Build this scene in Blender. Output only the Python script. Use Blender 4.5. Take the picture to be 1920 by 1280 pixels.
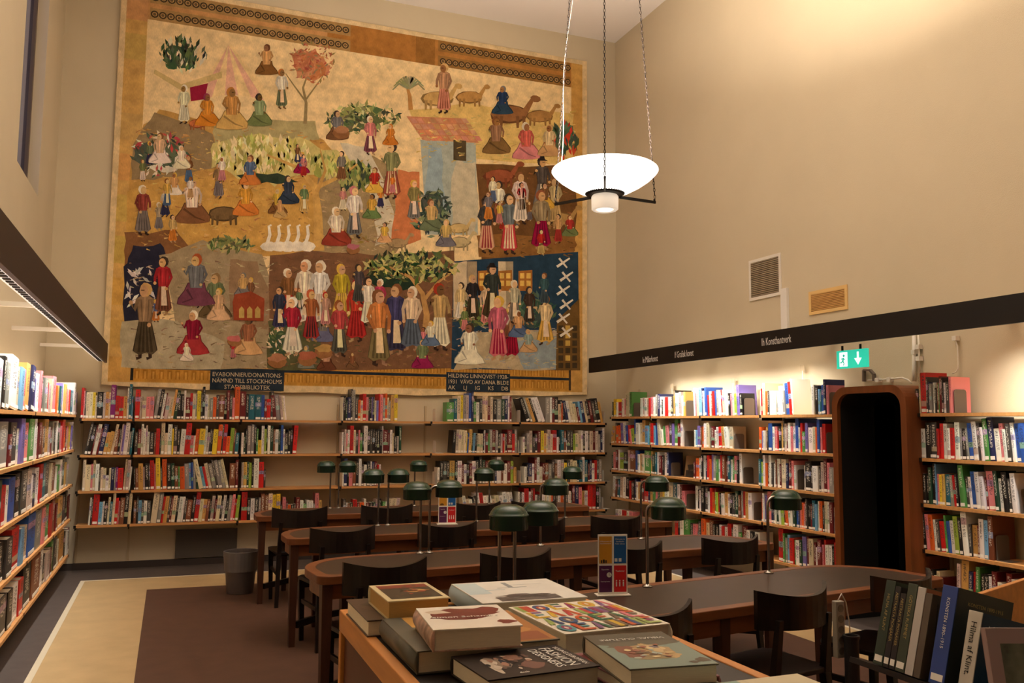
import bpy, bmesh, math, random
from mathutils import Vector, Matrix
random.seed(7)
for o in list(bpy.data.objects): bpy.data.objects.remove(o)
SC = bpy.context.scene
COL = SC.collection
PI = math.pi

# ------------------------------------------------------------------ camera
F, YAW, PITCH, ROLL, EYE = 1638.295, .371062, .0946787, .00760657, 1.55
cy, sy, cp, sp = math.cos(YAW), math.sin(YAW), math.cos(PITCH), math.sin(PITCH)
fw = Vector((sy*cp, cy*cp, sp)); rt = Vector((cy, -sy, 0)); up = rt.cross(fw)
cr, sr = math.cos(ROLL), math.sin(ROLL)
rt, up = cr*rt + sr*up, -sr*rt + cr*up
cd = bpy.data.cameras.new('camera'); cam = bpy.data.objects.new('camera', cd); COL.objects.link(cam)
cd.sensor_width = 36; cd.lens = F/1920*36; cd.clip_start = .02; cd.clip_end = 100
m = Matrix((rt, up, -fw)).transposed().to_4x4(); m.translation = (0, 0, EYE); cam.matrix_world = m
SC.camera = cam
def ray(x, y): return rt*((x-960)/F) + up*((640-y)/F) + fw
E0 = Vector((0, 0, EYE))
def ony(x, y, Y): d = ray(x, y); return E0 + d*(Y/d.y)
def onx(x, y, X): d = ray(x, y); return E0 + d*(X/d.x)
def onz(x, y, z): d = ray(x, y); return E0 + d*((z-EYE)/d.z)
def proj(p):
    v = Vector(p) - E0; f = v.dot(fw)
    return 960 + F*v.dot(rt)/f, 640 - F*v.dot(up)/f, f

# ------------------------------------------------------------------ world, exposure, large lights
SC.view_settings.view_transform = 'Standard'; SC.view_settings.look = 'None'
SC.view_settings.gamma = 1; SC.view_settings.use_curve_mapping = False
SC.view_settings.exposure = 0.0
W = bpy.data.worlds.new('dusk'); SC.world = W; W.use_nodes = True
W.node_tree.nodes['Background'].inputs[0].default_value = (.20, .24, .45, 1)   # evening sky, seen only through the windows
W.node_tree.nodes['Background'].inputs[1].default_value = 3.6
P_BOWL, P_UP, P_STRIP_R, P_STRIP_L = 2.2, 450, 26, 32
def area(name, loc, rot, sx, sy_, power, col, spread=180):
    l = bpy.data.lights.new(name, 'AREA'); l.shape = 'RECTANGLE'; l.size = sx; l.size_y = sy_
    l.energy = power; l.color = col; l.spread = math.radians(spread)
    o = bpy.data.objects.new(name, l); COL.objects.link(o); o.location = loc; o.rotation_euler = rot
    return o
WARM = (1, .855, .71); STRIP = (1, .95, .88)
# fluorescent tubes hidden behind the black light pelmets above the bookcases
for k, (y0, y1) in enumerate(((6.3, 8.9), (1.6, 4.4))):
    area('pelmet_tube_light', (5.06, (y0+y1)/2, 2.25), (0, math.radians(-27), 0), .08, y1-y0, P_STRIP_R*(y1-y0)/2.6*(1.3 if k else 1), STRIP, 95)
area('pelmet_tube_light', (-.735, 5.9, 2.22), (0, math.radians(22), 0), .08, 8.0, P_STRIP_L*2.8, STRIP, 100)

# ------------------------------------------------------------------ helpers
def S(r, g, b):
    f = lambda c: c/12.92 if c <= .04045 else ((c+.055)/1.055)**2.4
    return (f(r/255), f(g/255), f(b/255), 1)
MATS = {}
def mat(name, col, rough=.6, metal=0, bump=0, bscale=60, var=0, vscale=4, stretch=None, emit=None, spec=.4, coat=0):
    if name in MATS: return MATS[name]
    M_ = bpy.data.materials.new(name); M_.use_nodes = True; nt = M_.node_tree; b = nt.nodes['Principled BSDF']
    b.inputs['Base Color'].default_value = col; b.inputs['Roughness'].default_value = rough
    b.inputs['Metallic'].default_value = metal; b.inputs['Specular IOR Level'].default_value = spec
    b.inputs['Coat Weight'].default_value = coat
    if emit: b.inputs['Emission Color'].default_value = emit[0]; b.inputs['Emission Strength'].default_value = emit[1]
    if var or bump:
        tc = nt.nodes.new('ShaderNodeTexCoord'); mp = nt.nodes.new('ShaderNodeMapping')
        nt.links.new(tc.outputs['Object'], mp.inputs[0])
        if stretch: mp.inputs['Scale'].default_value = stretch
        if var:
            n = nt.nodes.new('ShaderNodeTexNoise'); n.inputs['Scale'].default_value = vscale; n.inputs['Detail'].default_value = 6
            nt.links.new(mp.outputs[0], n.inputs['Vector'])
            cr_ = nt.nodes.new('ShaderNodeValToRGB')
            c0 = [max(0, c*(1-var)) for c in col[:3]]; c1 = [min(1, c*(1+var)) for c in col[:3]]
            cr_.color_ramp.elements[0].color = (*c0, 1); cr_.color_ramp.elements[1].color = (*c1, 1)
            cr_.color_ramp.elements[0].position = .3; cr_.color_ramp.elements[1].position = .7
            nt.links.new(n.outputs['Fac'], cr_.inputs[0]); nt.links.new(cr_.outputs[0], b.inputs['Base Color'])
        if bump:
            n2 = nt.nodes.new('ShaderNodeTexNoise'); n2.inputs['Scale'].default_value = bscale
            nt.links.new(mp.outputs[0], n2.inputs['Vector'])
            bp = nt.nodes.new('ShaderNodeBump'); bp.inputs['Strength'].default_value = bump; bp.inputs['Distance'].default_value = .01
            nt.links.new(n2.outputs['Fac'], bp.inputs['Height']); nt.links.new(bp.outputs[0], b.inputs['Normal'])
    MATS[name] = M_; return M_

class MB:
    def __init__(s): s.v = []; s.f = []; s.mi = []; s.m = 0
    def face(s, idx): s.f.append(idx); s.mi.append(s.m)
    def verts(s, pts): n = len(s.v); s.v += [tuple(p) for p in pts]; return n
    def box(s, x0, x1, y0, y1, z0, z1):
        n = s.verts([(x, y, z) for z in (z0, z1) for y in (y0, y1) for x in (x0, x1)])
        for q in ((0, 2, 3, 1), (4, 5, 7, 6), (0, 1, 5, 4), (2, 6, 7, 3), (0, 4, 6, 2), (1, 3, 7, 5)): s.face([n+i for i in q])
        return s
    def obox(s, c, ax, ay, az):   # oriented box: centre + three half-axes
        c, ax, ay, az = map(Vector, (c, ax, ay, az))
        n = s.verts([c + ax*i + ay*j + az*k for k in (-1, 1) for j in (-1, 1) for i in (-1, 1)])
        for q in ((0, 2, 3, 1), (4, 5, 7, 6), (0, 1, 5, 4), (2, 6, 7, 3), (0, 4, 6, 2), (1, 3, 7, 5)): s.face([n+i for i in q])
        return s
    def bar(s, a, b, w, t, upv=(0, 0, 1)):   # bar from a to b, width w, thickness t along up
        a, b = Vector(a), Vector(b); d = (b-a)/2; u = Vector(upv); r = d.cross(u).normalized(); u = r.cross(d).normalized()
        return s.obox((a+b)/2, d, r*w/2, u*t/2)
    def taper(s, a, b, wa, wb):  # square leg
        a, b = Vector(a), Vector(b)
        n = s.verts([a+Vector((i*wa/2, j*wa/2, 0)) for i, j in ((-1, -1), (1, -1), (1, 1), (-1, 1))] + [b+Vector((i*wb/2, j*wb/2, 0)) for i, j in ((-1, -1), (1, -1), (1, 1), (-1, 1))])
        s.face([n+3, n+2, n+1, n]); s.face([n+4, n+5, n+6, n+7])
        for i in range(4): s.face([n+i, n+(i+1) % 4, n+4+(i+1) % 4, n+4+i])
        return s
    def lathe(s, prof, seg=32, c=(0, 0, 0), close=False):
        n0 = []; 
        for r, z in prof:
            n0.append(s.verts([(c[0]+r*math.cos(2*PI*i/seg), c[1]+r*math.sin(2*PI*i/seg), c[2]+z) for i in range(seg)]))
        pr = list(zip(n0, n0[1:])) + ([(n0[-1], n0[0])] if close else [])
        for a, b in pr:
            for i in range(seg): s.face([a+i, a+(i+1) % seg, b+(i+1) % seg, b+i])
        if not close:
            if prof[0][0] > 0: s.face([n0[0]+i for i in reversed(range(seg))])
            if prof[-1][0] > 0: s.face([n0[-1]+i for i in range(seg)])
        return s
    def tube(s, pts, r, seg=8):
        pts = [Vector(p) for p in pts]; rings = []; pn = None
        for i, p in enumerate(pts):
            d = (pts[min(i+1, len(pts)-1)] - pts[max(i-1, 0)]).normalized()
            if pn is None: pn = d.orthogonal().normalized()
            pn = (pn - d*pn.dot(d)).normalized(); q = d.cross(pn)
            rings.append(s.verts([p + (pn*math.cos(2*PI*k/seg) + q*math.sin(2*PI*k/seg))*r for k in range(seg)]))
        for a, b in zip(rings, rings[1:]):
            for k in range(seg): s.face([a+k, a+(k+1) % seg, b+(k+1) % seg, b+k])
        s.face([rings[0]+k for k in reversed(range(seg))]); s.face([rings[-1]+k for k in range(seg)])
        return s
    def prism(s, poly, z0, z1):   # polygon in xy extruded in z
        k = len(poly); a = s.verts([(x, y, z0) for x, y in poly]); b = s.verts([(x, y, z1) for x, y in poly])
        s.face([a+i for i in reversed(range(k))]); s.face([b+i for i in range(k)])
        for i in range(k): s.face([a+i, a+(i+1) % k, b+(i+1) % k, b+i])
        return s
    def ringprism(s, outer, inner, z0, z1):
        k = len(outer); A = s.verts([(x, y, z0) for x, y in outer]); B = s.verts([(x, y, z1) for x, y in outer])
        C = s.verts([(x, y, z0) for x, y in inner]); D = s.verts([(x, y, z1) for x, y in inner])
        for i in range(k):
            j = (i+1) % k
            s.face([A+i, A+j, B+j, B+i]); s.face([C+j, C+i, D+i, D+j]); s.face([B+i, B+j, D+j, D+i]); s.face([A+j, A+i, C+i, C+j])
        return s
    def mesh(s, name, mats, smooth=False):
        me = bpy.data.meshes.new(name); me.from_pydata(s.v, [], s.f)
        for mm in (mats if isinstance(mats, (list, tuple)) else [mats]): me.materials.append(mm)
        me.polygons.foreach_set('material_index', s.mi)
        if smooth: me.polygons.foreach_set('use_smooth', [True]*len(me.polygons))
        me.update(); return me
    def build(s, name, mats, parent=None, smooth=False, bevel=0, loc=None, rz=0):
        return link(name, s.mesh(name, mats, smooth), parent, bevel, loc, rz)
def link(name, me, parent=None, bevel=0, loc=None, rz=0):
    o = bpy.data.objects.new(name, me); COL.objects.link(o)
    if parent: o.parent = parent
    if loc: o.location = loc
    if rz: o.rotation_euler = (0, 0, rz)
    if bevel:
        b = o.modifiers.new('bevel', 'BEVEL'); b.width = bevel; b.segments = 2; b.limit_method = 'ANGLE'; b.angle_limit = .7
    return o
def tag(o, label=None, cat=None, group=None, kind=None):
    if label: o['label'] = label
    if cat: o['category'] = cat
    if group: o['group'] = group
    if kind: o['kind'] = kind
    return o
def thing(name, label, cat, loc=(0, 0, 0), rz=0, group=None):
    o = bpy.data.objects.new(name, None); COL.objects.link(o); o.location = loc; o.rotation_euler = (0, 0, rz); o.empty_display_size = .1
    return tag(o, label, cat, group)
def copy_tree(o, parent=None):
    c = o.copy(); COL.objects.link(c); c.parent = parent
    for ch in [x for x in o.children]: copy_tree(ch, c)
    return c
def text(body, size, material, parent, name, mw, extrude=.0004, align='CENTER', sx=1):
    cu = bpy.data.curves.new(name, 'FONT'); cu.body = body; cu.size = size; cu.extrude = extrude; cu.align_x = align; cu.align_y = 'CENTER'
    cu.resolution_u = 2
    t = bpy.data.objects.new(name+'_tmp', cu); COL.objects.link(t)
    dg = bpy.context.evaluated_depsgraph_get()
    me = bpy.data.meshes.new_from_object(t.evaluated_get(dg)); bpy.data.objects.remove(t)
    me.materials.clear(); me.materials.append(material)
    o = bpy.data.objects.new(name, me); COL.objects.link(o)
    if parent: o.parent = parent
    o.matrix_local = mw @ Matrix.Diagonal((sx, 1, 1, 1)); return o
def basis(xa, ya, loc):
    xa, ya = Vector(xa).normalized(), Vector(ya).normalized(); za = xa.cross(ya)
    m_ = Matrix((xa, ya, za)).transposed().to_4x4(); m_.translation = loc; return m_
def kids(o): return o.children

# ------------------------------------------------------------------ palette of materials
wall_m = mat('plaster_wall', S(204, 190, 161), .9, bump=.15, bscale=180, var=.03, vscale=1.5)
ceil_m = mat('ceiling_paint', S(246, 240, 236), .9)
floor_grey = mat('grey_linoleum', S(80, 71, 66), .55, var=.12, vscale=9, bump=.05)
floor_beige = mat('beige_linoleum', S(186, 160, 116), .5, var=.08, vscale=5, bump=.05)
floor_brown = mat('brown_linoleum', S(84, 58, 44), .55, var=.12, vscale=7, bump=.05)
white_strip = mat('white_strip', S(205, 195, 170), .6)
shelf_wood = mat('shelf_wood', S(196, 142, 84), .5, var=.14, vscale=3, stretch=(1, 12, 12))
table_wood = mat('table_wood', S(118, 68, 37), .35, var=.2, vscale=4, stretch=(1, 8, 8))
lino_top = mat('table_linoleum', S(56, 43, 34), .38, var=.12, vscale=14)
dark_wood = mat('dark_chair_wood', S(23, 14, 10), .38, var=.25, vscale=5, stretch=(6, 6, 1))
leg_wood = mat('table_leg_wood', S(72, 42, 26), .45, var=.2, vscale=5, stretch=(8, 8, 1))
green_m = mat('green_enamel', S(30, 62, 46), .22, coat=.3)
chrome = mat('lamp_steel', S(170, 165, 158), .25, metal=1)
black_m = mat('pelmet_black', S(22, 18, 16), .5)
brown_pel = mat('pelmet_brown', S(44, 30, 24), .5)
metal_grey = mat('bookend_metal', S(112, 100, 90), .5, metal=.3)
white_metal = mat('white_metal', S(225, 218, 205), .5)
paper = mat('paper_pages', S(230, 218, 194), .8, var=.06, vscale=40, stretch=(1, 1, 30))
label_m = mat('spine_sticker', S(240, 236, 226), .6)
portal_wood = mat('portal_wood', S(120, 66, 32), .4, var=.18, vscale=3, stretch=(6, 6, 1))
light_wood = mat('light_wood', S(198, 132, 66), .45, var=.14, vscale=3, stretch=(10, 1, 10))
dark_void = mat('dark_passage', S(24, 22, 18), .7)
iron = mat('dark_iron', S(40, 34, 30), .5, metal=.6)
white_ink = mat('white_ink', S(235, 232, 225), .7)
black_ink = mat('black_ink', S(24, 22, 22), .7)

# ------------------------------------------------------------------ room shell
XL, XR, YB, YF, ZC = -1.25, 5.52, 10.34, -4.0, 6.81
def struct(name, mb, m_, **k): return tag(mb.build(name, m_, **k), kind='structure')
fl = struct('floor', MB().box(XL-.4, XR+2.6, YF-.3, YB+.3, -.2, 0), floor_grey)
MB().box(-.705, 4.96, YF+.2, 9.575, 0, .003).build('beige_border', floor_beige, fl)
MB().box(-.135, 4.40, YF+.2, 8.92, .003, .005).build('brown_field', floor_brown, fl)
MB().box(-.745, -.705, YF+.2, 9.615, 0, .004).box(4.96, 5.0, YF+.2, 9.615, 0, .004).box(-.705, 4.96, 9.575, 9.615, 0, .004).build('white_strip', white_strip, fl)
struct('ceiling', MB().box(XL-.3, XR+.3, YF-.3, YB+.3, ZC, ZC+.2), ceil_m)
struct('wall_back', MB().box(XL-.3, XR+.3, YB, YB+.25, 0, ZC), wall_m)
struct('wall_front', MB().box(XL-.3, XR+.3, YF-.25, YF, 0, ZC), mat('darkened_unseen_wall', S(104, 80, 58), .7))  # unseen wall behind the camera, coloured dark to cut bounced light
PY0, PY1, PZ = 5.06, 5.80, 1.86       # passage opening in the right-hand wall
struct('wall_right', MB().box(XR, XR+.25, YF, PY0, 0, ZC).box(XR, XR+.25, PY1, YB, 0, ZC).box(XR, XR+.25, PY0, PY1, PZ, ZC), wall_m)
WY0, WY1, WZ0, WZ1 = 7.955, 9.17, 3.66, 6.45   # tall window niche in the left-hand wall
struct('wall_left', MB().box(XL-.3, XL, YF, WY0, 0, ZC).box(XL-.3, XL, WY1, YB, 0, ZC).box(XL-.3, XL, WY0, WY1, 0, WZ0).box(XL-.3, XL, WY0, WY1, WZ1, ZC), wall_m)
glass = mat('window_glass', S(150, 160, 190), .05); glass.node_tree.nodes['Principled BSDF'].inputs['Transmission Weight'].default_value = 1
frame_w = mat('window_frame_paint', S(96, 80, 66), .6)
wo = struct('window_1', MB().box(XL-.155, XL-.095, WY0, WY0+.06, WZ0, WZ1).box(XL-.155, XL-.095, WY1-.06, WY1, WZ0, WZ1).box(XL-.155, XL-.095, WY0+.06, WY1-.06, WZ0, WZ0+.06).box(XL-.155, XL-.095, WY0+.06, WY1-.06, WZ1-.06, WZ1).box(XL-.15, XL-.10, 8.53, 8.59, WZ0+.06, WZ1-.06), frame_w)
MB().box(XL-.128, XL-.122, WY0+.06, 8.53, WZ0+.06, WZ1-.06).build('pane', glass, wo)
MB().box(XL-.128, XL-.122, 8.59, WY1-.06, WZ0+.06, WZ1-.06).build('pane', glass, wo)
base_m = mat('baseboard_dark', S(58, 50, 46), .6)
struct('baseboard_back', MB().box(XL, XR, YB-.02, YB, 0, .07), base_m)
struct('baseboard_right', MB().box(XR-.02, XR, PY1+.1, YB-.02, 0, .07).box(XR-.02, XR, YF, PY0-.1, 0, .07), base_m)
struct('baseboard_left', MB().box(XL, XL+.02, YF, YB-.02, 0, .07), base_m)

# rounded wooden portal that stands proud of the right-hand wall
def rrect(y0, y1, z1, r, n=8):
    p = [(y1, 0)]
    for k in range(n+1): a = PI/2*k/n; p.append((y1-r+r*math.cos(a), z1-r+r*math.sin(a)))
    for k in range(n+1): a = PI/2+PI/2*k/n; p.append((y0+r+r*math.cos(a), z1-r+r*math.sin(a)))
    p.append((y0, 0)); return p
mb = MB(); XP = 5.13
o_, i_ = rrect(PY0-.02, PY1+.03, 1.875, .15), rrect(PY0+.035, PY1-.03, 1.82, .12)
def portal_ring(mb, a, b, x0, x1):
    k = len(a); A = mb.verts([(x0, y, z) for y, z in a]); B = mb.verts([(x0, y, z) for y, z in b]); C = mb.verts([(x1, y, z) for y, z in a]); D = mb.verts([(x1, y, z) for y, z in b])
    for i in range(k-1):
        mb.face([A+i, A+i+1, B+i+1, B+i]); mb.face([C+i, D+i, D+i+1, C+i+1]); mb.face([A+i, C+i, C+i+1, A+i+1]); mb.face([B+i, B+i+1, D+i+1, D+i])
    for i in (0, k-1): mb.face([A+i, B+i, D+i, C+i])
mid_ = rrect(PY0+.015, PY1-.005, 1.845, .135)
portal_ring(mb, o_, i_, XP, XP+.035); portal_ring(mb, o_, mid_, XP+.0355, XR-.001)
dr = struct('door_1', mb, portal_wood, smooth=False)
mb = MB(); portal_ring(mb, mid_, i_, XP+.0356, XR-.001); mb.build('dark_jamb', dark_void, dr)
mb = MB()      # unlit passage behind the opening, its darkness painted in near-black
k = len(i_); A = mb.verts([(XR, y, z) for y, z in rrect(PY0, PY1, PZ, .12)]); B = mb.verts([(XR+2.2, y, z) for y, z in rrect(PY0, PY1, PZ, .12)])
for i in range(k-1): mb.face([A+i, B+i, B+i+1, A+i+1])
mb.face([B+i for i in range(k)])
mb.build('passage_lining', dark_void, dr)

# ------------------------------------------------------------------ wall shelving
BACKZ = [1.567, 1.191, .822, .474]; RIGHTZ = [1.645, 1.312, .976, .641, .31]; LEFTZ = [1.603, 1.252, .902, .553, .195]
BAYS = [-.862, -.359, .729, 1.836, 2.895, 4.031, 5.215]
RB1 = [9.98, 8.98, 7.95, 6.93, 5.86]; RB2 = [5.025, 4.06, 3.06, 2.06]; LB = [2.6, 4.1, 5.6, 7.1, 8.6, 10.02]
upr_m = mat('shelf_upright_metal', S(186, 168, 136), .6); clip_m = mat('shelf_clip', S(32, 26, 22), .5, metal=.3)
def shelving(name, label, axis, edges, zs, front, wall, zlow, ztop=None):
    t = thing(name, label, 'bookcase', ((edges[0]+edges[-1])/2, front, 0) if axis == 'x' else (front, (edges[0]+edges[-1])/2, 0))
    L = t.location.copy()
    def P(mb, nm, m_): 
        mb.v = [(x-L.x, y-L.y, z-L.z) for x, y, z in mb.v]; return mb.build(nm, m_, t)
    sgn = 1 if wall > front else -1
    def bx(mb, a0, a1, d0, d1, z0, z1):
        a0, a1 = min(a0, a1), max(a0, a1); d0, d1 = min(front+sgn*d0, front+sgn*d1), max(front+sgn*d0, front+sgn*d1)
        return mb.box(a0, a1, d0, d1, z0, z1) if axis == 'x' else mb.box(d0, d1, a0, a1, z0, z1)
    dep = abs(wall-front)
    for a, b in zip(edges, edges[1:]):
        s_ = 1 if b > a else -1
        for z in zs: P(bx(MB(), a+s_*.006, b-s_*.006, 0, dep-.03, z-.012, z+.012), 'shelf_board', shelf_wood)
    for i, a in enumerate(edges):
        P(bx(MB(), a-.011, a+.011, dep-.022, dep-.001, zlow, ztop or zs[0]+.2), 'upright', upr_m)
        for z in zs:
            lo, hi = (a-.004, a+.004)
            P(bx(bx(MB(), lo, hi, .02, dep-.024, z-.04, z-.0125), a-.012, a+.012, -.003, -.0005, z-.016, z+.013), 'bracket', clip_m)
    return t
shelving('wall_bookcase', 'four-tier wooden wall shelving under the tapestry on back wall', 'x', BAYS, BACKZ, 10.06, YB, .08)
shelving('wall_bookcase', 'five-tier wall shelving between back corner and dark rounded portal', 'y', RB1, RIGHTZ, 5.24, XR, .1)
shelving('wall_bookcase', 'five-tier wall shelving to the right of the dark rounded portal', 'y', RB2, RIGHTZ, 5.24, XR, .1)
shelving('wall_bookcase', 'five-tier wall shelving along the left wall under brown pelmet', 'y', LB, LEFTZ, -.90, XL, .1)

# ------------------------------------------------------------------ books on the shelves
BC = {'w': ('white', S(232, 228, 220)), 'c': ('cream', S(216, 200, 166)), 'k': ('black', S(26, 23, 22)), 'd': ('dark grey', S(66, 62, 58)), 'g': ('grey', S(142, 138, 132)),
      'r': ('red', S(192, 30, 26)), 'm': ('maroon', S(104, 24, 26)), 'o': ('orange', S(222, 96, 32)), 'y': ('yellow', S(226, 196, 50)), 'n': ('green', S(82, 146, 72)),
      'N': ('dark green', S(30, 64, 44)), 'b': ('blue', S(44, 84, 164)), 'B': ('navy blue', S(32, 40, 82)), 't': ('teal', S(26, 96, 112)), 'u': ('light blue', S(112, 166, 202)),
      'p': ('pink', S(222, 130, 134)), 'P': ('purple', S(136, 38, 124)), 'v': ('violet', S(124, 108, 176)), 's': ('brown', S(124, 72, 44)), 'a': ('tan', S(206, 160, 86)),
      'l': ('lime green', S(150, 180, 62)), 'x': ('pale mauve', S(192, 172, 162))}
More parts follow.
